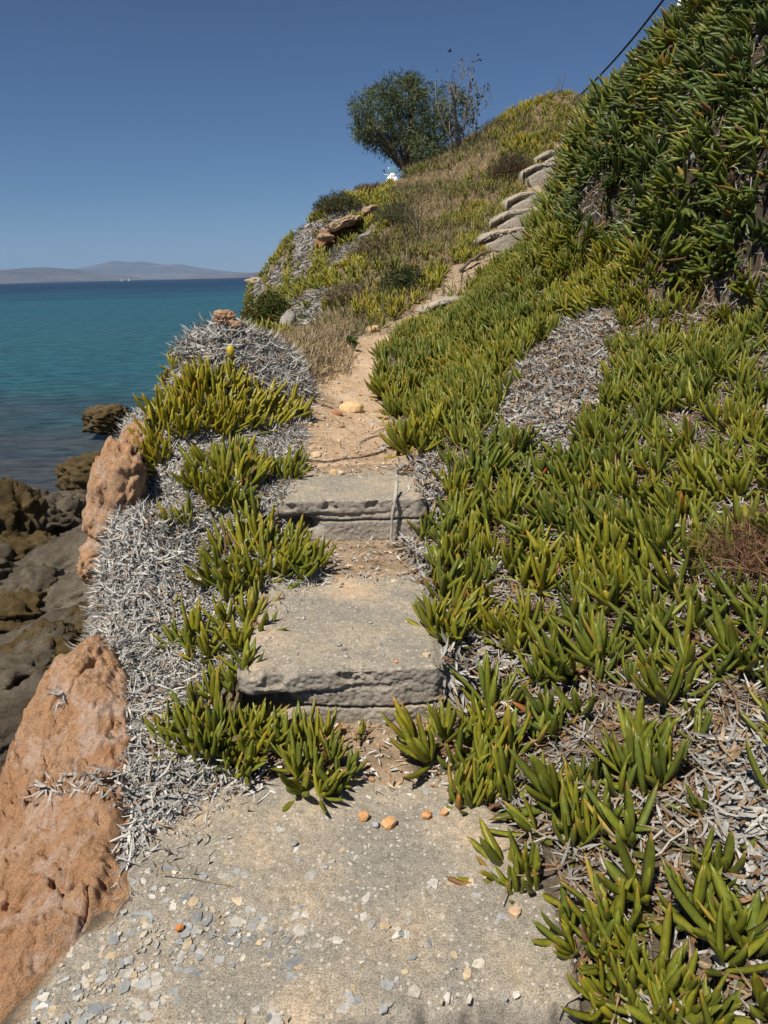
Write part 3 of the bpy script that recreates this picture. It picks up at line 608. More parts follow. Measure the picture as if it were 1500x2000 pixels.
# ------------------------------------------------------------------ rocks
def rock(name, label, cat, c, rad, mt, seed, sub=4, amp=.35, freq=1.1, rot=(0, 0, 0), group=None, ridge=.2, flat=0.0, colr=None, sharp=0.6, strata=0):
    v, f = ICO[sub]; n = fbm(v*freq+seed*3.7, 5, seed, .5); n2 = 1-np.abs(fbm(v*freq*2.1+seed, 5, seed+9))*2
    cell = np.round(fbm(v*1.6+seed*1.3, 2, seed+4)*3)/3
    q = v*(1+amp*n+ridge*(n2-.5)*.6+amp*.4*cell)[:, None]
    q = np.sign(q)*np.abs(q)**(1-.25*sharp)
    if strata:
        dv = nrm(np.array([.25, .5, 1.])+.3*np.random.default_rng(seed).normal(size=3)); w1 = v@dv*strata+1.3*fbm(v*1.7+seed, 4, seed+31); w1 = w1-np.floor(w1)
        q = q*(1+.12*(w1-.5)+.17*fbm(v*4+seed, 5, seed+33, .62))[:, None]
    if sub >= 4: q = q*(1+.05*fbm(v*9+seed, 5, seed+21, .65)-.05*sm(.2, .5, fbm(v*6+seed, 3, seed+25)))[:, None]
    q = q*np.asarray(rad); R = np.array(Matrix.Rotation(rot[2], 3, 'Z')@Matrix.Rotation(rot[1], 3, 'Y')@Matrix.Rotation(rot[0], 3, 'X')); q = q@R.T
    o = mesh(name, q, f, MT[mt], None if colr is None else np.tile(colr, (len(v), 1)), None, True); o.location = Vector(np.asarray(c, float))
    if sub < 3: o.data.polygons.foreach_set('use_smooth', np.zeros(len(f), bool))
    return tag(o, label, cat, group)
BL = [(10, 1040, 10.0, (.50, .45, .62), 'olive', 3, (0, .2, .3), 'jagged yellowish boulder at the water, leftmost of the shore rocks'),
      (95, 1035, 10.6, (.62, .5, .45), 'dark', 5, (0, -.1, .5), 'rounded grey speckled boulder at the waterline'),
      (130, 1115, 8.6, (.95, .55, .26), 'dark', 8, (.25, -.42, .35), 'long smooth grey slab of rock tilted towards the cliff'),
      (150, 1180, 7.6, (.55, .42, .24), 'dark', 9, (.2, -.1, .6), 'dark pitted rock wedged under the tilted grey slab'),
      (25, 1215, 7.3, (.48, .40, .30), 'olive', 12, (0, .1, .2), 'ochre stained boulder low on the shore'),
      (125, 1265, 6.6, (.85, .42, .24), 'dark', 14, (.2, -.4, .3), 'cracked grey slab beside the top of the orange rock'),
      (20, 1340, 5.9, (.62, .5, .36), 'dark', 17, (.1, -.3, .1), 'dark grey boulder lowest on the shore beside the orange rock'),
      (-30, 1130, 8.8, (.6, .5, .42), 'dark', 19, (0, .2, .4), 'black shadowed rock cut by the left edge of the view'),
      (70, 1430, 5.3, (.55, .5, .34), 'dark', 21, (0, -.2, .2), 'half hidden dark rock behind the orange outcrop'),
      (62, 1085, 9.3, (.38, .34, .26), 'olive', 121, (.2, .3, 1.0), 'brown jagged rock between the leftmost boulder and the tilted slab'),
      (172, 1062, 9.2, (.40, .34, .20), 'dark', 123, (.1, -.35, .5), 'grey brown rock under the orange cliff face at the shore'),
      (70, 1160, 7.7, (.34, .30, .22), 'dark', 125, (.4, -.2, 1.4), 'small split rock lying on the tilted grey slab'),
      (180, 1222, 6.7, (.34, .28, .16), 'olive', 127, (.1, -.3, .7), 'brown wedge of rock beside the hanging grey straw'),
      (75, 1310, 5.9, (.40, .34, .22), 'olive', 129, (.3, -.3, .9), 'brown angular rock just behind the top of the orange outcrop'),
      (40, 985, 12.0, (.50, .40, .26), 'dark', 131, (.1, .2, .2), 'dark rock at the waterline behind the jagged boulder'),
      (205, 818, 20.5, (.60, .5, .33), 'olive', 23, (0, 0, .2), 'dark craggy rock standing in the water by the cliff'),
      (180, 925, 15.0, (.62, .55, .40), 'olive', 25, (0, 0, .2), 'brown rock just breaking the shallow water'),
      (150, 990, 12.2, (.5, .4, .26), 'dark', 27, (0, 0, .5), 'low grey rock at the water edge below the cliff')]
for u, v, Y, rad, mt, sd, rot, lab in BL:
    rock('shore_rock', lab, 'rock', P(u, v, Y), rad, mt, sd, 5, .42, 1.25, rot, 'rocks along the shore', .6, 0, None, .6, 4.5)
r = np.random.default_rng(44)
# orange outcrop: a closed patch that follows the slope with its own lumps
OPX = [(-60, 1520), (0, 1460), (80, 1290), (120, 1245), (200, 1240), (245, 1320), (255, 1450), (245, 1560), (220, 1680), (280, 1740), (262, 1760), (200, 1810), (130, 1855), (60, 1940), (-20, 2040), (-160, 2060), (-160, 1700)]
OP = np.array([ground_at(u, v, .8, 3.4) for u, v in OPX])
x0, y0 = OP[:, :2].min(0)-.15; x1, y1 = OP[:, :2].max(0)+.15
nx, ny = 260, 320; X, Yg = np.meshgrid(np.linspace(x0, x1, nx), np.linspace(y0, y1, ny)); xf, yf = X.ravel(), Yg.ravel()
d = polydist(xf, yf, OP[:, :2])+.035*fbm(xyz(xf*9, yf*9), 4, 3); zb = height(xf, yf, False); pp = xyz(xf, yf, zb)
lump = .05*fbm(pp*2.6, 3, 61)+.040*(1-2.4*np.abs(fbm(pp*np.array([5, 3.2, 5]), 5, 63, .6)))+.022*fbm(pp*16, 5, 65, .65)+.008*fbm(pp*60, 3, 67)
pit = -.022*sm(.34, .5, fbm(pp*19, 3, 71))-.045*sm(.045, .0, np.abs(fbm(pp*np.array([4.5, 2.2, 3])+.15*fbm(pp*14, 3, 72)[:, None], 3, 73)))-.018*sm(.05, 0, np.abs(fbm(pp*8, 3, 75)))
ztop = zb+(.035+lump+pit)*sm(-.05, .08, d)-.10*(1-sm(-.06, .02, d))
bot = zb-.35
keep = d > -.06
cell = (keep.reshape(ny, nx)[:-1, :-1] & keep.reshape(ny, nx)[1:, 1:]).ravel(); q = gridq(ny, nx)[cell]
used = np.unique(q); mp = np.full(nx*ny, -1); mp[used] = np.arange(len(used)); q = mp[q]
tag(mesh('rock_outcrop', np.concatenate([np.stack([xf, yf, ztop], -1)[used], np.stack([xf, yf, bot], -1)[used]]), [q, (q+len(used))[:, ::-1]], MT['orange'], None, None, True, OP.mean(0)),
    'large sunlit orange rock outcrop sloping away left of the landing', 'rock')
rock('cliff_rock', 'tall orange rock face below the bright succulents at the cliff edge', 'rock', P(212, 965, 3.75)+np.array([.0, .12, -.05]), (.14, .28, .30), 'orange', 33, 5, .26, 1.5, (0, .30, .2), None, .22, 0, None, .6, 2.2)
rock('cliff_rock', 'small knobbly orange rock under the overhang of the cliff face', 'rock', P(186, 1105, 3.5)+np.array([0, .1, 0]), (.10, .2, .09), 'orange', 35, 5, .4, 1.9, (0, 0, .2), None, .6)
rock('cliff_rock', 'narrow orange rock between grey straw on the cliff edge', 'rock', P(245, 880, 4.15)+np.array([.02, .1, -.03]), (.10, .16, .16), 'orange', 37, 5, .3, 1.6, (0, .2, .3), None, .4)
rock('cliff_rock', 'orange rock on the sea side of the straw mound', 'rock', P(362, 690, 5.4)+np.array([.02, .1, -.02]), (.075, .15, .11), 'orange', 39, 4, .35, 1.6, (0, .2, .3), None, .4)
rock('cap_rock', 'pitted pale orange rock crowning the grey straw mound', 'rock', P(439, 622, 5.75), (.072, .09, .055), 'orange', 40, 5, .45, 1.7, (0, 0, .4), None, .7)
rock('cap_rock', 'small broken orange rock right of the rock crowning the mound', 'rock', P(461, 634, 5.7), (.04, .05, .03), 'orange', 43, 4, .4, 1.7, (0, .2, .1), None, .5)
rock('ledge_rock', 'thin pale rock ledge roofing the brown hollow in the headland', 'rock', P(668, 434, 16.4)+np.array([0, .50, 0]), (.36, .5, .10), 'tan', 47, 5, .55, 1.8, (0, -.30, .1), None, .4)
rock('ledge_rock', 'pale lit rock sill below the hollow in the headland', 'rock', P(636, 464, 16.4), (.17, .3, .08), 'tan', 48, 4, .3, 1.5, (0, .1, 0), None, .4)
rock('ledge_rock', 'pale tan rock at the right end of the headland hollow', 'rock', P(722, 412, 17.4), (.2, .3, .10), 'tan', 49, 4, .3, 1.5, (0, -.3, 0), None, .4)
rock('ledge_rock', 'pointed grey rock low on the headland behind the straw mound', 'rock', P(560, 640, 12.0), (.12, .25, .26), 'pale', 50, 4, .25, 1.3, (0, .35, 0), None, .3)
rock('islet', 'small orange rock point far along the shore past the headland', 'rock', (P(484, 547, 140.0)+np.array([3, 0, -.3])), (3.2, 3, .8), 'tan', 52, 4, .3, 1.5, (0, 0, 0), None, .4)
rock('islet', 'low brown rock ledge in the water beside the headland', 'rock', (G(492, 570, SEA)+np.array([1.2, 0, -.1])), (1.9, 1.6, .30), 'tan', 53, 4, .3, 1.5, (0, 0, 0), None, .4)
STN = [(710, 1592, .016, (.55, .30, .13), 'flat orange stone lying just left of the largest loose stone'), (760, 1606, .019, (.58, .33, .15), 'largest angular orange stone on the landing near the first step'),
       (733, 1607, .011, (.34, .34, .34), 'small grey stone between the two orange stones on the landing'), (686, 806, .075, (.62, .42, .22), 'big sandy yellow rock lying in the dirt path'),
       (658, 812, .040, (.36, .16, .08), 'reddish brown stone leaning against the sandy yellow rock'), (832, 1277, .014, (.52, .40, .26), 'angular tan stone at the right end of the nearest step'),
       (774, 1289, .008, (.52, .27, .12), 'little flat orange chip on the nose of the nearest step'), (834, 1590, .014, (.52, .27, .12), 'orange stone among the dry leaves right of the landing stones'),
       (868, 1584, .011, (.55, .30, .14), 'orange pebble tucked under the succulent beside the landing'), (619, 893, .035, (.55, .42, .27), 'pale sandy stone at the left end of the dark twig'),
       (654, 925, .030, (.52, .35, .19), 'tan stone in the litter just below the dark twig'), (729, 647, .075, (.56, .38, .20), 'tan rock at the top of the dirt path under the green tufts'),
       (1005, 1779, .015, (.55, .38, .24), 'pale orange stone under the drooping leaf right of the landing'), (340, 1525, .018, (.36, .30, .22), 'rounded grey brown stone sunk in the left straw'),
       (350, 1808, .010, (.50, .20, .06), 'rust orange pebble standing alone on the landing'), (575, 1645, .009, (.30, .30, .30), 'single loose grey pebble in the middle of the landing'),
       (820, 1118, .012, (.50, .30, .17), 'orange chip in the litter on the right of the first tread'), (705, 1110, .014, (.52, .32, .18), 'orange brown stone in the litter at the back of the first tread'),
       (725, 1132, .009, (.50, .44, .36), 'small pale stone in front of the litter on the first tread')]
for i, (u, v, s, c, lab) in enumerate(STN):
    if v > 1480: g = G(u, v, 0.012); g[2] = .004+s*.35
    elif v > 1150: g = G(u, v, Z1+.01); g[2] = Z1+s*.35
    else: g = ground_at(u, v, 2.6 if v > 880 else 4.4, 12); g[2] += s*.3
    rock('loose_stone', lab, 'stone', g, (s*1.15, s, s*.7), 'stone', 100+i, 2, .55, 1.3, (0, 0, i*.9), 'loose stones on the path', .2, 0, c, .8)

# rubble too small and too many to count, lying on the dirt path and at the back of the treads
r = np.random.default_rng(77); b = Bag(); v, f = ICO[1]; cnt = 0
while cnt < 620:
    if cnt < 420: y = 4.2+4.8*r.random()**1.5; x = np.interp(y, [4.2, 5.3, 7, 9], [-.15, -.25, -.22, .0])+r.uniform(-.42, .42)
    elif cnt < 530: y = r.uniform(3.0, 3.66); x = r.uniform(-.4, .2)
    else: y = r.uniform(1.98, 2.33); x = r.uniform(-.25, .25)
    s_ = .004*math.exp(r.random()**2.2*math.log(8 if cnt < 420 else 4)); q = v*(1+.6*fbm(v*1.4+r.random(3)*30, 2, 3)[:, None])*np.array([s_, s_*r.uniform(.6, 1), s_*.6]); a = r.random()*6.28
    q = np.stack([q[:, 0]*math.cos(a)-q[:, 1]*math.sin(a), q[:, 0]*math.sin(a)+q[:, 1]*math.cos(a), q[:, 2]], -1)
    z = float(height(np.array([x]), np.array([y]))[0]); z = max(z+(.012 if y > 4.5 else 0), Z2 if Y2+.02 < y < 4.4 else -9, Z1 if Y1+.02 < y < 3.66 else -9)
    b.add(q+np.array([x, y, z+s_*.2]), f, [(.52, .37, .22), (.46, .40, .33), (.55, .44, .30), (.40, .24, .13), (.36, .34, .31)][cnt % 5]); cnt += 1
tag(b.build('rubble', MT['stone'], None, None, False), 'small rubble scattered over the dirt path and treads', kind='stuff')

# ------------------------------------------------------------------ ice plant
def dens_clump(f, lo, hi, s): return sm(lo, hi, fbm(np.stack([CX*f, CY*f, CZ*f], -1), 3, s))
def mat_shoots(name, label, dens, seed, size, hue, axisup=.5, rings=7, pairs=(3, 6), dead=.03, hv=.18, wid=.1, sink=.0, jit=.16, trail=0):
    p, nn = scatter(dens, seed); r = np.random.default_rng(seed+1); n = len(p)
    h = hue+hv*(fbm(p*1.7, 3, seed+5)*1.6+fbm(p*5, 2, seed+6)*1.4); sz = size*r.uniform(.62, 1.25, n)*(1+.3*fbm(p*1.1, 2, seed+8))
    ax = nn*(1-axisup)+np.array([0, 0, axisup]); V, F, C = shoots(p-nn*sink, ax, sz, h, seed+2, pairs, rings, dead, wid, jit)
    if trail:
        b = Bag(); b.add(V, F, C); rows = r.permutation(n)[:trail]; an = r.uniform(0, 6.28, trail); t = np.linspace(0, 1, 9)
        for k, i in enumerate(rows):
            L = r.uniform(.15, .42); a = an[k]+r.normal(0, .8)*t; x = p[i, 0]+L*t*np.cos(a); y = p[i, 1]+L*t*np.sin(a); z = height(x, y)+.012+.03*np.sin(t*3.14)*r.random()
            addtube(b, np.stack([x, y, z], -1), np.linspace(.007, .004, 9), [(.26, .17, .10), (.20, .22, .05), (.30, .24, .16), (.28, .14, .08)][k % 4], 5)
        return tag(b.build(name, MT['leaf']), label, kind='stuff')
    print(name, n, 'shoots', len(F), 'faces')
    return tag(mesh(name, V, F, MT['leaf'], C), label, kind='stuff')
_wn = np.stack([CX*3.2, CY*3.2, CZ*3.2], -1); CUw = CU+48*fbm(_wn, 3, 81); CVw = CV+48*fbm(_wn, 3, 83)
inT = any_in(CUw, CVw, [T1, T2, T3, T4, T5]); inP = inpoly(CU, CV, PATH); inM = inpoly(CU, CV, MAT); inB = inpoly(CU, CV, BANK)
xlc, xrc = corr(CY); oncor = (CX > xlc-.02) & (CX < xrc+.0) & (CY < 4.7)
vis = (CU > -250) & (CU < 1800)
onslab = np.zeros(len(CX), bool); k_ = CY < 2.2; onslab[k_] = polydist(CX[k_], CY[k_], LP) > -.01
tm = inM & ~onslab & ~inT & ~oncor & ~inP & (CY < 12.5) & (CX > -.4) & vis
near = sm(1750, 1150, CV)
dn = tm*((150-32*near)*(0.20+.16*near+.90*dens_clump(2.4, -.46, .02, 5))*(1+.25*sm(3, 6, CY)))
mat_shoots('ice_plant_mat', 'continuous carpet of green ice plant covering the slope right of the path', dn+(inT & vis & (CY < 12) & ~onslab)*5*dens_clump(3.0, -.1, .3, 85), 201, .148, .48, .5, 7, (3, 6), .05, .20, .092, 0, .27, 420)
tb = inB & (CY > 3.8) & (CY < 13) & (CX > .23*CY-.1) & vis
mat_shoots('ice_plant_bank', 'steep wall of ice plant, its green darkened for shade, rising at the upper right', tb*(88*(0.60+.8*dens_clump(2.0, -.4, .1, 15))), 231, .175, .12, .10, 6, (3, 5), .12, .34, .105, 0, .42)  # low hue paints the bank's shade into the leaf colour
hg = inpoly(CU, CV, HGREEN) & (CY > 9.5) & (CY < 26) & ~any_in(CU, CV, HGREY+[HBROWN])
mat_shoots('headland_ice_plant', 'low green succulents creeping over the headland cliff', hg*75*(.4+dens_clump(1.2, -.3, .2, 25))+(any_in(CU, CV, HGREY) & (CY > 9.5))*4, 251, .165, .62, .5, 4, (2, 4), .10, .25, .12)
hc = ((inpoly(CU, CV, HCREST) | any_in(CU, CV, HTUFT)) & ~inP | any_in(CU, CV, [[(880, 520), (900, 468), (950, 478), (955, 505)]])) & (CY > 9) & (CY < 26)
mat_shoots('crest_ice_plant', 'yellow green succulent tufts beside the upper steps and on the crest', hc*62*(.4+dens_clump(1.4, -.3, .2, 35)), 261, .19, .72, .6, 4, (2, 4), .12, .25, .09)

STAIRR = [(1030, 480), (1035, 445), (1068, 400), (1082, 365), (1108, 330), (1122, 300), (1130, 270), (1125, 240), (1150, 190), (1260, 190), (1260, 480)]
sr_ = inpoly(CU, CV, STAIRR) & (CY > 9) & (CY < 23)
mat_shoots('stair_ice_plant', 'dark green ice plant crowding the right side of the upper flight', sr_*60, 271, .26, .30, .5, 4, (3, 5), .08, .2, .09)
STAIRL = [(880, 520), (925, 440), (990, 375), (1020, 325), (1050, 285), (1100, 215), (1125, 215), (1085, 290), (1058, 330), (1022, 385), (965, 445), (930, 500)]
hs_ = inpoly(CU, CV, STAIRL) & (CY > 9) & (CY < 23)
mat_shoots('stair_edge_ice_plant', 'low yellowish succulents creeping over the left ends of the upper steps', hs_*60, 291, .20, .65, .6, 4, (2, 4), .2, .3, .08)
hm = inpoly(CU, CV, HDRY) & (CY > 9) & (CY < 27) & ~inP
mat_shoots('hillside_ice_plant', 'scattered green succulent tufts in the dry grass of the hillside', hm*26*dens_clump(.8, -.15, .2, 55), 281, .19, .5, .6, 4, (2, 4), .15, .3, .08)
# dry leaf thatch
def thatch_obj(name, label, dens, seed, stems=0, dz=0.0, **k):
    p, nn = scatter(dens, seed); p[:, 2] += dz; V, F, C = thatch(p, nn, seed+1, **k); print(name, len(p), 'strips', len(F))
    if stems:
        r = np.random.default_rng(seed+3); b = Bag(); b.add(V, F, C); t = np.linspace(0, 1, 8)
        for i in r.permutation(len(p))[:stems]:
            dn = np.array([0, 0, -1.])+nn[i]*nn[i, 2]; dn = dn/max(.05, np.linalg.norm(dn)); a = dn+.9*r.normal(size=3); a -= nn[i]*(a@nn[i]); L = r.uniform(.10, .34)
            q = p[i]+a/np.linalg.norm(a)*L*t[:, None]+.03*fbm(xyz(t*4, 0*t+i, 0), 2, 3)[:, None]*np.cross(a, nn[i]); h_ = height(q[:, 0], q[:, 1]); q[:, 2] = np.maximum(q[:, 2], h_)+.015+.02*np.sin(t*3.14)
            addtube(b, q, np.linspace(.0045, .002, 8), [(.30, .25, .20), (.42, .39, .35), (.24, .17, .12)][i % 3], 5)
        return tag(b.build(name, MT['dry']), label, kind='stuff')
    return tag(mesh(name, V, F, MT['dry'], C), label, kind='stuff')
inTL = inpoly(CU, CV, TL) & (CY < 7.5) & (CY > 1.2) & (CX < .05); inMo = inpoly(CU, CV, MOUND) & (CY < 7.5)
thatch_obj('grey_straw', 'silver grey dead leaves matted along the left edge of the path', (inTL & ~inMo)*6500, 301, stems=150, L=(.04, .11), W=(.0020, .0048), warm=.10, down=.45, lift=.03, tone=.88, thick=.03, cs=1.5)
thatch_obj('mound_straw', 'grey shaggy dead leaves covering the mound at the cliff edge', inMo*3600, 305, stems=90, L=(.07, .17), W=(.003, .0075), warm=.06, down=.55, lift=.05, tone=.80, thick=.08, cs=1.4)
thatch_obj('pale_straw', 'pale dead leaves in bare patches of the right hand carpet', (inT & (CY < 9) & (CX > -.1))*3600, 309, stems=90, L=(.05, .11), W=(.004, .008), warm=.30, down=.5, lift=.26, tone=.74)
thatch_obj('under_straw', 'dead brown and grey leaves lying under the right hand carpet', tm*(2500*sm(7, 3, CY)+250)+tb*650, 313, stems=420, L=(.045, .11), W=(.0022, .0048), warm=.50, down=.5, lift=.25, tone=.66)
TONG = [[(75, 1570), (165, 1548), (250, 1535), (250, 1610), (190, 1590), (100, 1592)], [(108, 1380), (138, 1385), (136, 1418), (112, 1412)], [(205, 1240), (250, 1290), (258, 1340), (235, 1330)]]
thatch_obj('rock_straw', 'thin tongue of grey dead leaves lying across the orange outcrop', (any_in(CU, CV, TONG) & (CY < 3.2) & (CX < -.4))*3200, 325, dz=.075, L=(.03, .09), W=(.002, .0045), warm=.1, down=.4, lift=.03, tone=.8, thick=.03, cs=1.5)
thatch_obj('headland_straw', 'grey dead leaf curtains hanging on the headland cliff', (any_in(CU, CV, HGREY) & (CY > 9.5) & (CY < 26))*420, 317, L=(.12, .26), W=(.008, .016), warm=.10, down=.8, lift=.2, seg=3, tone=.7)
lit = (inP & (CY < 10.5) & (CY > 1.9)) | oncor & (CY > 1.95) & (CY < Y1-.02)
lz = lit*(240+1500*((CY > 1.97) & (CY < Y1))+900*((CY > 3.08) & (CY < Y2-.03))+500*(CY > 4.1)*(CY < 4.75)+260*(CY > 4.7)*dens_clump(3, -.2, .3, 65))
thatch_obj('litter', 'small dry leaf crumbs scattered on the treads and the dirt path', lz, 321, L=(.015, .05), W=(.002, .005), warm=.5, down=.1, lift=.08, seg=3)

thatch_obj('stair_litter', 'dry twigs and leaf litter on the sandy ground between the upper steps', (inP & (CY > 10.2) & (CY < 23))*75, 329, L=(.06, .20), W=(.004, .010), warm=.6, down=.2, lift=.12, tone=.8, seg=3)
# separate clumps of ice plant, each one thing
ET = []
def clump(label, poly, hue, size=.145, spacing=.085, seed=1, up=.75, lean=(0, 0, 0), y0=1.0, y1=7.5, pairs=(3, 6), dead=.03):
    poly = np.array(poly, float); r = np.random.default_rng(seed); pts = []
    b0, b1 = poly.min(0), poly.max(0); cen = ground_at(*poly.mean(0), y0, y1); tries = 0
    px = spacing*FPX/np.linalg.norm(cen-np.array([0, 0, EYE])); us = []
    for _ in range(600):
        u, v = r.uniform(b0[0], b1[0]), r.uniform(b0[1], b1[1])
        if not inpoly(np.array([u]), np.array([v]), poly)[0]: continue
        if any(((u-a)**2+((v-b)*1.7)**2) < (px*r.uniform(.75, 1.1))**2 for a, b in us): continue
        us.append((u, v))
    for u, v in us:
        g = ground_at(u, v, y0, y1)
        g[2] = max(g[2], float(zpath(np.array(g[1])))+.03 if -.5 < g[0] < .2 and g[1] < 4.4 else -9)
        pts.append(g)
    pts = np.array(pts); n = len(pts)
    ax = np.tile(np.array([0, 0, 1.]), (n, 1))+np.array(lean)+.42*nrm(pts-pts.mean(0)+1e-6)*np.minimum(1, np.linalg.norm(pts-pts.mean(0), axis=1)/.12)[:, None]
    V, F, C = shoots(pts, ax, size*r.uniform(.75, 1.15, n), hue+.1*r.normal(size=n), seed+3, pairs, 8, dead, .1)
    o = empty('ice_plant', pts.mean(0), label, 'succulent', 'clumps of ice plant beside the path')
    mesh('foliage', V, F, MT['leaf'], C, o, True, o.location)
    b = Bag()
    for q in pts:                                   # creeping woody stems tie the rosettes to the root
        t = np.linspace(0, 1, 5)[:, None]; c = pts.mean(0); c2 = c
        L = q*(1-t)+c2*t; L[:, 2] += .004-.02*t[:, 0]; addtube(b, L, .006, (.20, .14, .09), 5)
    b.build('stem', MT['bark'], o, o.location)
    return o
clump('bright yellow green clump, largest on the left bank, in front of the straw mound', [(300, 800), (420, 760), (575, 800), (585, 830), (500, 845), (430, 865), (370, 862), (300, 840)], .92, .155, .066, 401, lean=(.05, 0, 0), y0=3.6, y1=5.4)
clump('yellowish sprig with reddish tips at the top of the cliff edge', [(318, 715), (352, 700), (355, 728), (320, 735)], 1.0, .13, .07, 405, y0=4.2, y1=5.8)
clump('tall yellow sprigs against the grey mound behind the largest clump', [(365, 750), (470, 745), (460, 765), (370, 770)], .98, .17, .10, 407, y0=4.4, y1=5.6)
clump('yellow green clump hanging over the orange rock face at the cliff edge', [(225, 965), (250, 905), (300, 862), (335, 890), (280, 960), (230, 995)], .92, .14, .062, 409, lean=(-.35, -.1, 0), y0=3.3, y1=4.9)
clump('mid green clump in the middle of the straw below the largest clump', [(370, 925), (480, 885), (505, 960), (470, 1000), (420, 1005), (380, 960)], .66, .15, .066, 411, y0=3.2, y1=5)
clump('compact dark green clump at the left edge of the second tread', [(500, 925), (575, 925), (580, 940), (520, 948)], .45, .15, .060, 413, y0=3.6, y1=5)
clump('small clump on grey straw above the single brown fallen leaf', [(315, 1015), (370, 1005), (375, 1035), (330, 1040)], .72, .13, .07, 415, lean=(-.2, 0, 0), y0=3, y1=4.4)
clump('long green clump spilling beside the riser of the second step', [(430, 1090), (500, 1030), (580, 1060), (630, 1130), (590, 1150), (520, 1150), (440, 1185), (400, 1140)], .62, .15, .066, 417, y0=2.7, y1=4.2)
clump('two leaf sprig alone on the grey straw at the far left', [(330, 1175), (345, 1172), (345, 1190), (328, 1190)], .9, .10, .2, 419, y0=2.6, y1=4, pairs=(2, 3))
clump('leafy clump left of the nearest tread, on the straw side', [(345, 1265), (390, 1240), (420, 1290), (375, 1295)], .68, .14, .07, 421, lean=(-.1, 0, 0), y0=2.4, y1=3.6)
clump('upright clump touching the left end of the nearest tread', [(430, 1225), (505, 1210), (515, 1265), (450, 1290)], .66, .14, .075, 423, y0=2.4, y1=3.6)
clump('wide clump with red tips in front of the broken lip of the nearest step', [(300, 1450), (380, 1400), (450, 1345), (500, 1400), (540, 1470), (480, 1540), (420, 1500)], .52, .118, .062, 425, y0=1.7, y1=2.9, dead=.05)
clump('low clump lying on the landing in front of the nearest riser', [(550, 1480), (640, 1450), (690, 1520), (650, 1580), (590, 1570)], .55, .11, .062, 427, y0=1.6, y1=2.4, dead=.08)
clump('tiny two leaf sprout standing against the nearest riser', [(698, 1450), (712, 1450), (712, 1462), (698, 1462)], .62, .10, .2, 429, y0=1.6, y1=2.5, pairs=(2, 3), dead=0)
clump('green clump at the right of the dirt path beside the bare sand', [(735, 765), (790, 745), (800, 770), (760, 780)], .62, .17, .10, 431, y0=4.8, y1=8)
clump('clump spilling over the path edge at the right end of the dark twig', [(775, 880), (840, 850), (860, 880), (800, 895)], .66, .18, .09, 433, y0=4, y1=6)
clump('row of short leaves reaching onto the right side of the nearest tread', [(825, 1245), (900, 1235), (910, 1255), (840, 1258)], .66, .13, .06, 435, lean=(-.15, 0, 0), y0=2.3, y1=3.4)
clump('clump growing from straw at the right foot of the nearest riser', [(790, 1475), (850, 1440), (960, 1450), (990, 1500), (900, 1520), (820, 1500)], .55, .13, .070, 437, lean=(-.1, -.05, 0), y0=1.7, y1=2.6, dead=.07)
clump('clump with brown old leaves beside the loose orange stones', [(880, 1560), (930, 1530), (960, 1580), (900, 1600)], .60, .12, .065, 439, y0=1.6, y1=2.3, dead=.15)
clump('clump leaning out over the right edge of the landing', [(950, 1700), (1020, 1690), (1050, 1750), (980, 1760)], .62, .12, .07, 441, lean=(-.3, -.1, 0), y0=1.3, y1=2, dead=.12)
clump('drooping clump at the lower right with long spread leaves', [(1100, 1830), (1200, 1780), (1260, 1850), (1180, 1900), (1110, 1880)], .55, .12, .07, 443, lean=(-.25, -.1, 0), y0=1.1, y1=1.8, dead=.08)
clump('clump cut by the bottom edge at the lower right', [(1150, 1960), (1300, 1920), (1420, 1960), (1400, 2040), (1180, 2040)], .55, .12, .07, 445, lean=(-.1, -.1, 0), y0=1.0, y1=1.7, dead=.06)
clump('big open rosette in the middle of the right foreground', [(1080, 1640), (1150, 1600), (1190, 1650), (1120, 1670)], .58, .14, .075, 447, y0=1.4, y1=2.2)

# ------------------------------------------------------------------ headland grass, shrubs, stalks
def grass_obj(name, label, dens, seed, L, W, pal, upk=.8, spread=.45, seg=3, kind='stuff'):
    p, nn = scatter(dens, seed); r = np.random.default_rng(seed+1); n = len(p); pal = np.array(pal)
    d = nrm(np.array([0, 0, upk])+nn*(1-upk)+spread*r.normal(size=(n, 3)))
    c = pal[r.integers(0, len(pal), n)]*r.uniform(.7, 1.2, (n, 1))
    V, F, C = ribbons(p, d, nrm(r.normal(size=(n, 3))), r.uniform(*L, n), r.uniform(*W, n), r.normal(0, .8, n), r.normal(0, .8, n), c, seg, 0)
    print(name, n); return tag(mesh(name, V, F, MT['grass'], C), label, kind=kind)
hd = inpoly(CU, CV, HDRY) & (CY > 8.5) & (CY < 28) & ~inP
grass_obj('dry_grass', 'dry tan and green grass over the hillside left of the upper steps', hs_*420+(inP & (CY > 9.6) & (CY < 23))*95*dens_clump(1.3, -.2, .3, 95)+hd*330*(.35+dens_clump(.9, -.4, .2, 45))+(inpoly(CU, CV, HCREST) & (CY > 9))*120, 501, (.10, .30), (.004, .009), [(.32, .25, .13), (.24, .20, .10), (.14, .15, .05), (.09, .12, .04), (.36, .29, .17), (.18, .14, .08), (.13, .14, .05)])
grass_obj('straw_grass', 'short straw coloured grass behind the mound', (inpoly(CU, CV, STRAW) & (CY > 5.8) & (CY < 10.5))*900, 505, (.06, .20), (.003, .006), [(.42, .31, .17), (.36, .27, .15), (.30, .24, .15), (.48, .38, .24)])
grass_obj('headland_grass', 'thin dry grass among the headland succulents', hg*60, 509, (.1, .22), (.004, .009), [(.30, .24, .12), (.16, .16, .06), (.22, .15, .08)])
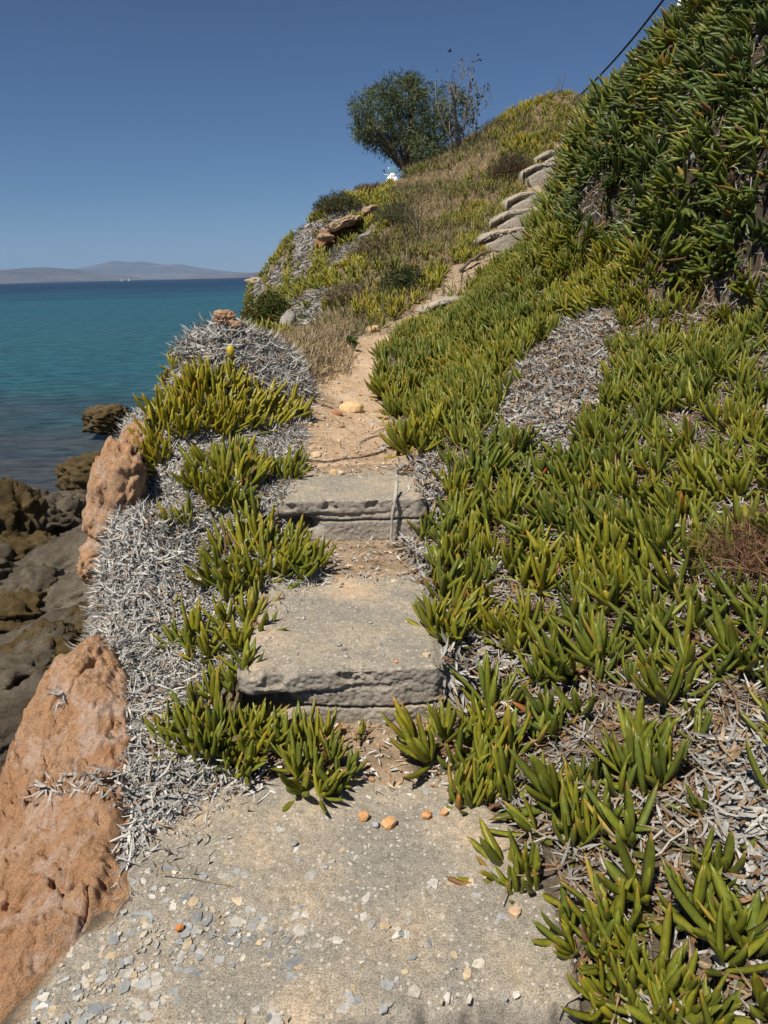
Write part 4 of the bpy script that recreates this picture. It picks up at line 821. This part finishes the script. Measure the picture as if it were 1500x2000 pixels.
def shrub(label, u, v, Y, rad, seed, pal, n=1500, L=(.06, .14), W=(.004, .012), twig=(.16, .11, .08), cat='shrub', onground=True):
    c = ground_at(u, v, Y-3, Y+3) if onground else P(u, v, Y); r = np.random.default_rng(seed); pal = np.array(pal); rad = np.array(rad)
    o = empty('shrub', c, label, cat)
    q = nrm(r.normal(size=(n, 3))); q[:, 2] = np.abs(q[:, 2]); q *= r.random((n, 1))**.35; lump = 1+.35*fbm(q*2.2+seed, 3, seed); q = q*lump[:, None]
    p = c+q*rad; d = nrm(q*rad+.5*r.normal(size=(n, 3))+np.array([0, 0, .3]))
    V, F, C = ribbons(p, d, nrm(r.normal(size=(n, 3))), r.uniform(*L, n), r.uniform(*W, n), r.normal(0, .7, n), r.normal(0, 1, n), pal[r.integers(0, len(pal), n)]*r.uniform(.6, 1.2, (n, 1)), 2, 0)
    mesh('foliage', V, F, MT['grass'], C, o, True, o.location); b = Bag()
    for i in range(40):
        e = q[r.integers(0, n)]*rad; t = np.linspace(0, 1, 6)[:, None]; addtube(b, c+e*t+.02*r.normal(size=(6, 3))*t, np.linspace(.010, .003, 6), twig, 4)
    b.build('twig', MT['bark'], o, o.location); return o
shrub('dark brown twiggy bush left of the fourth upper step', 1000, 350, 17.5, (.55, .5, .5), 601, [(.10, .065, .04), (.15, .10, .065), (.07, .05, .03), (.12, .11, .05)], 2600, (.08, .2), (.003, .007))
shrub('dark olive bush on top of the headland hollow', 660, 412, 18, (.60, .6, .34), 603, [(.06, .07, .03), (.09, .10, .04), (.13, .13, .06), (.10, .08, .04)], 2400)
shrub('greyish green bush on the slope below the tree', 770, 440, 17, (.45, .4, .45), 605, [(.11, .13, .06), (.16, .17, .08), (.20, .18, .10)], 1500, (.08, .2), (.004, .009))
shrub('dark green bush between the dry grass and the short half covered step', 790, 570, 11.5, (.42, .4, .34), 607, [(.04, .06, .02), (.07, .09, .03), (.12, .11, .05)], 1700)
shrub('tan dry bush low on the slope above the straw grass', 690, 585, 11, (.5, .4, .22), 609, [(.30, .24, .15), (.24, .19, .12), (.18, .15, .08)], 2000, (.06, .15), (.003, .006))
shrub('mixed brown and green bush halfway down the headland slope', 745, 500, 14, (.6, .5, .35), 611, [(.20, .15, .08), (.10, .11, .04), (.28, .22, .12)], 1800)
shrub('reddish brown low bush on the headland skyline', 725, 378, 20.5, (.5, .5, .25), 613, [(.18, .10, .05), (.24, .15, .07), (.12, .11, .05)], 1500)
shrub('low green bush at the foot of the headland cliff by the sea', 530, 625, 13, (.45, .4, .4), 615, [(.07, .10, .02), (.11, .13, .03), (.13, .10, .03)], 1800, (.06, .12), (.008, .016))
shrub('brown tangle of dry twigs at the right edge in the carpet', 1490, 1110, 2.75, (.22, .25, .16), 617, [(.22, .12, .07), (.30, .18, .10), (.15, .08, .05)], 1500, (.05, .14), (.0012, .0025), (.20, .11, .07), 'dead plant')
def stalk(label, u, v, Y, h, seed, nb=7, col=(.22, .17, .12), leaf=None, cat='weed', spread=.35, y0=None, y1=None, nl=16, ls=.05):
    c = ground_at(u, v, y0 or Y-3, y1 or Y+4); r = np.random.default_rng(seed); o = empty('weed', c, label, cat); b = Bag(); lp = []
    for i in range(nb):
        t = np.linspace(0, 1, 8)[:, None]; e = np.array([r.normal(0, spread), r.normal(0, spread), 1.])*h*r.uniform(.6, 1.0)
        q = c+e*t+np.array([1, 1, 0])*(.06*h*np.sin(t*3+i))*r.normal(); addtube(b, q, np.linspace(.010, .004, 8)*h, col, 5)
        lp.append(q[2+r.integers(0, 6, nl)]); 
        for k in range(2):
            s = q[3+r.integers(0, 4)]; e2 = np.array([r.normal(0, .3), r.normal(0, .3), .5])*h*.5; addtube(b, s+e2*t, np.linspace(.005, .002, 8)*h, col, 4); lp.append((s+e2*t)[2+r.integers(0, 6, nl)])
    b.build('stem', MT['bark'], o, o.location)
    if leaf is not None:
        p = np.concatenate(lp)+.02*h*r.normal(size=(len(lp)*nl, 3)); n = len(p); pal = np.array(leaf)
        V, F, C = ribbons(p, nrm(r.normal(size=(n, 3))), nrm(r.normal(size=(n, 3))), r.uniform(.5, 1.2, n)*ls, r.uniform(.15, .3, n)*ls, r.normal(0, .8, n), r.normal(0, .8, n), pal[r.integers(0, len(pal), n)], 2, 0)
        mesh('foliage', V, F, MT['grass'], C, o, True, o.location)
    return o
stalk('tall dry weed with sparse leaves standing right of the tree', 893, 300, 23.5, 2.15, 701, 7, (.24, .19, .14), [(.16, .13, .08), (.10, .11, .05)], spread=.16, nl=9, ls=.10)
stalk('thin leafy weed on the skyline just right of the tall dry weed', 925, 285, 23.5, 1.7, 703, 4, (.20, .17, .12), [(.08, .10, .04), (.12, .10, .06)], spread=.15, nl=7, ls=.12)
stalk('bare grey weed silhouetted on the hill crest', 1093, 182, 22.5, .62, 705, 5, (.16, .14, .12), None, spread=.25)
stalk('small leafy weed sticking up from the bank beside the cable', 1222, 150, 9, .36, 707, 4, (.18, .18, .08), [(.09, .13, .02), (.13, .14, .03)], spread=.3, nl=14, ls=.06, y0=7.5, y1=10)
stalk('dark thorny dead weed in the dry grass in front of the tree', 800, 480, 14, 1.15, 709, 5, (.12, .09, .07), [(.14, .12, .06)], spread=.3, nl=4, ls=.05)
stalk('pale dead branch curling in the dry grass above the dark green bush', 820, 470, 13.4, .7, 711, 4, (.38, .32, .24), None, spread=.5)
stalk('small upright green sprig standing on the dirt path', 691, 688, 7.6, .17, 713, 5, (.10, .14, .04), [(.08, .13, .03)], spread=.2, y0=5, y1=9, nl=6, ls=.05)

# tree on the headland
def tree():
    base = P(800, 350, 23.6); print('tree', base, height(base[0:1], base[1:2]), ground_at(800, 352, 14, 27)); base[2] = min(base[2], height(base[0:1], base[1:2])[0])-.05; Yt = base[1]; o = empty('round_tree', base, 'round dark green tree leaning over the crest of the headland', 'tree'); r = np.random.default_rng(801); b = Bag()
    lobes = [(722, 232, 34), (705, 222, 17), (708, 262, 18), (745, 205, 36), (775, 192, 36), (805, 190, 36), (760, 235, 44), (800, 230, 48), (838, 212, 36), (745, 268, 34), (785, 272, 42), (825, 262, 40), (712, 248, 24), (735, 262, 26), (826, 296, 22), (850, 250, 26), (884, 205, 26), (893, 235, 24), (882, 268, 24), (868, 300, 18), (845, 310, 22), (765, 180, 18), (812, 172, 16), (730, 195, 18), (800, 160, 14), (695, 205, 12)]
    k = Yt/FPX; cs = []
    for u, v, rd in lobes:
        cs.append((P(u, v, Yt+r.normal(0, .35)), rd*k*.95))
    for c, rd in cs:                               # limbs
        t = np.linspace(0, 1, 9)[:, None]; m = base+(c-base)*np.array([.35, .35, .55])
        q = base*(1-t)**2+2*m*t*(1-t)+c*t**2+.03*r.normal(size=(9, 3))*t*(1-t)*4; addtube(b, q, np.linspace(.055, .012, 9), (.13, .10, .075), 6)
    for i in range(5):
        t = np.linspace(0, 1, 6)[:, None]; e = base+np.array([r.normal(0, .2), r.normal(0, .15), .9]); addtube(b, (base+np.array([r.normal(0, .08), r.normal(0, .08), -.15]))*(1-t)+e*t+.02*r.normal(size=(6, 3)), np.linspace(.10, .05, 6), (.14, .11, .08), 7)
    b.build('trunk', MT['bark'], o, o.location)
    Pp, Dd = [], []
    for c, rd in cs:
        m = int(85*(rd/.5)**2)+18; q = nrm(r.normal(size=(m, 3)))*r.uniform(.25, 1.08, (m, 1))**.55
        q = q[fbm(q*2.0+c, 2, 9) > -.30]; m = len(q); p = c+q*rd
        k2 = 13; pp = np.repeat(p, k2, 0)+r.normal(0, .065, (m*k2, 3)); dd = np.repeat(nrm(q*np.array([1, 1, .6])+np.array([0, 0, -.25])), k2, 0)+.55*r.normal(size=(m*k2, 3))
        Pp.append(pp); Dd.append(dd)
    p = np.concatenate(Pp); d = nrm(np.concatenate(Dd)); n = len(p); pal = np.array([(.085, .112, .045), (.11, .14, .055), (.14, .165, .07), (.17, .185, .09)])
    tone = np.clip((fbm(p*2.2, 3, 13)*1.6+.5)*3, 0, 3).astype(int)
    V, F, C = ribbons(p, d, nrm(r.normal(size=(n, 3))), r.uniform(.08, .17, n), r.uniform(.007, .013, n), r.normal(0, .6, n), r.normal(0, .6, n), pal[tone]*r.uniform(.75, 1.2, (n, 1)), 2, 0)
    print('tree leaves', n); mesh('crown', V, F, MT['foliage'], C, o, True, o.location)
tree()

# ------------------------------------------------------------------ sticks, fallen leaves, flower
def stick(label, pts, rad, col, seed, name='twig', cat='stick', jit=.008):
    pts = np.array(pts); r = np.random.default_rng(seed); t = np.linspace(0, 1, 24); s = np.linspace(0, 1, len(pts)); q = np.stack([np.interp(t, s, pts[:, i]) for i in range(3)], -1)
    q += jit*fbm(xyz(t*9, 0*t+seed, 0), 3, seed)[:, None]*np.array([.5, 1, .8]); b = Bag(); addtube(b, q, np.linspace(rad, rad*.45, 24)*(1+.25*r.normal(size=24)*.5), col, 7)
    return tag(b.build(name, MT['bark'], None, q.mean(0)), label, cat)
def on(u, v, y0, y1, dz=.008):
    g = ground_at(u, v, y0, y1); return g+np.array([0, 0, dz])
stick('long dark curved twig lying across the back of the second tread', [on(590, 905, 3.9, 5.2, .012), on(640, 906, 3.9, 5.2, .014), on(700, 899, 3.9, 5.2, .014), on(755, 886, 3.9, 5.4, .02)], .011, (.10, .08, .06), 811)
stick('thin dark branch lying by the sandy yellow rock', [on(592, 772, 5, 7), on(625, 795, 5, 7, .02), on(652, 802, 4.9, 7, .02)], .008, (.13, .10, .08), 813)
stick('thin straw lying on the straw edge of the landing', [G(310, 1704, .03), G(370, 1712, .02), G(452, 1728, .012)], .0016, (.40, .30, .15), 815, jit=.002)
stick('short yellow straw lying on the landing pebbles', [G(384, 1810, .012), G(435, 1832, .012)], .0014, (.48, .37, .2), 817, jit=.002)
stick('pale dry stalk hanging down the riser of the second step', [P(775, 940, Y2+.10), P(772, 975, Y2-.03), P(766, 1010, Y2-.035), P(763, 1050, Y2-.04), P(768, 1075, Y2-.06)], .010, (.46, .42, .37), 819, 'dry_stalk', 'stalk')
stick('gnarled dead branch in the litter below the upper flight', [on(900, 535, 10, 13, .06), on(925, 520, 10, 13, .12), on(955, 508, 10, 13.5, .16), on(985, 512, 9, 13.5, .12)], .03, (.16, .13, .11), 821, 'dead_branch', 'branch', .06)
def fallen(label, u, v, y0, y1, L, W, ang, col, seed):
    g = on(u, v, y0, y1, .03); d = np.array([[math.cos(ang), math.sin(ang)*.5, -math.sin(ang)*.3]])
    V, F, C = leaves(g[None], nrm(d), np.array([[0, 0, 1.]]), np.array([L]), np.array([W]), np.array([.3]), np.array([col]), np.array([col])*.8, 9, .4, .5)
    return tag(mesh('fallen_leaf', V, F, MT['dry'], C, None, True, g), label, 'leaf', 'fallen brown leaves')
fallen('single orange brown dead leaf on the silver straw left of the path', 250, 1085, 2.8, 4, .085, .014, 1.3, (.48, .24, .06), 1)
fallen('dry brown leaf drooping onto the right edge of the landing', 935, 1745, 1.3, 2, .09, .013, 2.9, (.24, .12, .06), 2)
fallen('yellow dead leaf standing among the green carpet right of the tread', 1058, 1075, 2.4, 4, .08, .012, 1.5, (.50, .33, .07), 3)
fallen('orange dead leaf lying deeper in the green carpet', 1165, 1045, 2.4, 4, .09, .014, .5, (.48, .26, .07), 4)
fl = empty('flower', on(1092, 612, 4, 8, .10), 'pale cream flower open in the green carpet above the bare straw', 'flower'); b = Bag()
for i in range(22):
    a = i*6.283/22; d = np.array([[math.cos(a), math.sin(a), .35]]); V, F, C = leaves(np.array(fl.location)[None], nrm(d), np.array([[0, 0, 1.]]), np.array([.055]), np.array([.006]), np.array([.15]), np.array([(.75, .70, .45)]), None, 5, .3, .3); b.add(V, F, C)
b.build('petal', MT['dry'], fl, fl.location); b = Bag(); v, f = ICO[2]; b.add(v*np.array([.016, .016, .01])+np.array(fl.location)+np.array([0, 0, .008]), f, (.7, .5, .08)); b.build('centre', MT['dry'], fl, fl.location)
fl2 = empty('flower_bud', on(455, 742, 4, 5.8, .19), 'single yellow closed bud above the largest left clump', 'flower'); b = Bag(); b.add(v*np.array([.028, .028, .045])+np.array(fl2.location), f, (.62, .48, .05)); addtube(b, [np.array(fl2.location)-np.array([0, 0, .2]), np.array(fl2.location)], .009, (.2, .2, .03)); b.build('bud', MT['leaf'], fl2, fl2.location)

# ------------------------------------------------------------------ white scooter under the tree, far objects, cable
def blob(b, c, rad, rot=(0, 0, 0), sub=3, pw=1.0, col=None):
    v, f = ICO[sub]; q = np.sign(v)*np.abs(v)**pw*np.array(rad); R = np.array(Matrix.Rotation(rot[2], 3, 'Z')@Matrix.Rotation(rot[1], 3, 'Y')@Matrix.Rotation(rot[0], 3, 'X')); b.add(q@R.T+np.array(c), f, col)
def scooter():
    g = P(766, 372, 31); print('scooter', g, height(g[0:1], g[1:2])); g[2] = height(g[0:1], g[1:2])[0]; o = empty('motor_scooter', g, 'white motor scooter parked at the foot of the tree on the headland', 'scooter')
    L = lambda q: np.array(q)+g
    b = Bag(); blob(b, L((0, 0, .30)), (.13, .22, .16), (.3, 0, 0), 3, .9); b.build('front_fender', MT['white'], o, g)
    b = Bag(); t = np.linspace(0, 6.283, 25)[:, None]; addtube(b, L((0, .02, .22))+np.concatenate([0*t, .20*np.cos(t), .20*np.sin(t)], 1), .055, None, 8); b.build('wheel', MT['rubber'], o, g)
    b = Bag(); blob(b, L((0, .15, .62)), (.25, .10, .34), (-.25, .12, 0), 3, .75); b.build('front_shield', MT['white'], o, g)
    b = Bag(); blob(b, L((.01, .05, .70)), (.09, .04, .07), (0, 0, 0), 3); b.build('headlight', MT['glass'], o, g)
    b = Bag(); blob(b, L((.03, .22, .93)), (.13, .09, .10), (0, .15, 0), 3, .9); addtube(b, [L((-.28, .25, .98)), L((0, .2, .95)), L((.3, .25, .98))], .014); b.build('handlebar', MT['white'], o, g)
    b = Bag(); blob(b, L((.02, .24, 1.12)), (.19, .02, .17), (-.35, .08, 0), 3, .8); b.build('windscreen', MT['glass'], o, g)
    for s in (-1, 1):
        b = Bag(); blob(b, L((.30*s, .25, 1.12)), (.05, .015, .035), (0, 0, 0), 2); addtube(b, [L((.24*s, .25, .98)), L((.30*s, .25, 1.14))], .01); b.build('mirror', MT['rubber'], o, g)
    b = Bag(); blob(b, L((.05, 1.0, .55)), (.18, .55, .22), (0, 0, 0), 3, .85); b.build('body', MT['white'], o, g)
    b = Bag(); blob(b, L((.05, 1.0, .80)), (.16, .42, .06), (0, 0, 0), 3, .85); b.build('seat', MT['rubber'], o, g)
scooter()
g = P(1326, 14, 8.4); o = empty('folding_panel', g-np.array([0, 0, .5]), 'white framed panel poking up behind the top of the planted bank', 'panel')
b = Bag(); 
addtube(b, [g+np.array([-.07, 0, -.36]), g+np.array([0.02, 0, .12])], .022, None, 8); addtube(b, [g+np.array([.02, 0, .12]), g+np.array([.45, .1, .16])], .022, None, 8); addtube(b, [g+np.array([.45, .1, .16]), g+np.array([.30, .1, -.55])], .022, None, 8); b.build('frame', MT['white'], o, o.location)
b = Bag(); q = np.array([(-.2, .02, -.5), (.30, .1, -.5), (.42, .1, .12), (.04, .02, .10)])+g; q2 = q+np.array([0, .02, 0]); b.add(np.concatenate([q, q2]), [[0, 1, 2, 3], [7, 6, 5, 4], [0, 4, 5, 1], [1, 5, 6, 2], [2, 6, 7, 3], [3, 7, 4, 0]]); b.build('sheet', MT['glass'], o, o.location, False)
cpts = [P(1118, 200, 23.5), P(1152, 168, 22.2), P(1196, 122, 20.6), P(1246, 64, 19.2), P(1300, -6, 17.8), P(1380, -110, 16), P(1460, -260, 14)]
t = np.linspace(0, 1, 40); s = np.linspace(0, 1, 7); q = np.stack([np.interp(t, s, np.array(cpts)[:, i]) for i in range(3)], -1)
for _ in range(6): q[1:-1] = (q[:-2]+q[1:-1]*2+q[2:])/4
b = Bag(); addtube(b, q, .026, None, 6); tag(b.build('overhead_cable', MT['cable'], None, q.mean(0)), 'black overhead cable slanting down to the hill crest', 'cable')
c = P(878, 100, 40); o = empty('bird', c, 'tiny dark bird flying above the tree', 'bird'); b = Bag(); blob(b, c, (.10, .04, .035)); 
for s in (-1, 1): b.add(c+np.array([(-.02, 0, 0), (.05, 0, .0), (.06, s*.2, .05), (-.01, s*.16, .05), (-.02, 0, .012), (.05, 0, .012), (.06, s*.2, .06), (-.01, s*.16, .06)]), [[0, 1, 2, 3], [7, 6, 5, 4], [0, 4, 5, 1], [1, 5, 6, 2], [2, 6, 7, 3], [3, 7, 4, 0]])
b.build('body', MT['cable'], o, c)
for i, (u, lab) in enumerate([(238, 'left one of two tiny white sailboats on the horizon'), (252, 'right one of two tiny white sailboats on the horizon')]):
    c = G(u, 553.5, SEA); c = c*(3400/c[1]); c[2] = SEA; o = empty('sailboat', c, lab, 'boat', 'sailboats on the horizon')
    b = Bag(); blob(b, c+np.array([0, 0, .6]), (4.5, 1.4, .9), (0, 0, 0), 3, .9); b.build('hull', MT['white'], o, c)
    b = Bag(); addtube(b, [c+np.array([0, 0, .8]), c+np.array([0, 0, 12])], .12); b.build('mast', MT['white'], o, c)
    b = Bag(); b.add(c+np.array([(.2, -.1, 1.8), (4, -.1, 1.8), (.2, -.1, 11.5), (.2, .1, 1.8), (4, .1, 1.8), (.2, .1, 11.5)]), [[0, 1, 2], [5, 4, 3]]); b.build('sail', MT['white'], o, c, False)

# ------------------------------------------------------------------ haze over the bay
hz = bpy.data.meshes.new('haze'); bm = bmesh.new(); bmesh.ops.create_cube(bm, size=1); bm.to_mesh(hz); bm.free()
ho = bpy.data.objects.new('haze', hz); ho.scale = (36000, 34500, 470); ho.location = (0, 0, 470/2-6); COL.objects.link(ho); tag(ho, 'thin pale sea haze over the bay', kind='stuff')
m = bpy.data.materials.new('haze'); m.use_nodes = True; m.node_tree.nodes.remove(m.node_tree.nodes['Principled BSDF'])
pvn = m.node_tree.nodes.new('ShaderNodeVolumePrincipled'); pvn.inputs['Color'].default_value = (.38, .62, 1.0, 1); pvn.inputs['Density'].default_value = 6.0e-5
m.node_tree.links.new(pvn.outputs[0], m.node_tree.nodes['Material Output'].inputs['Volume']); hz.materials.append(m)
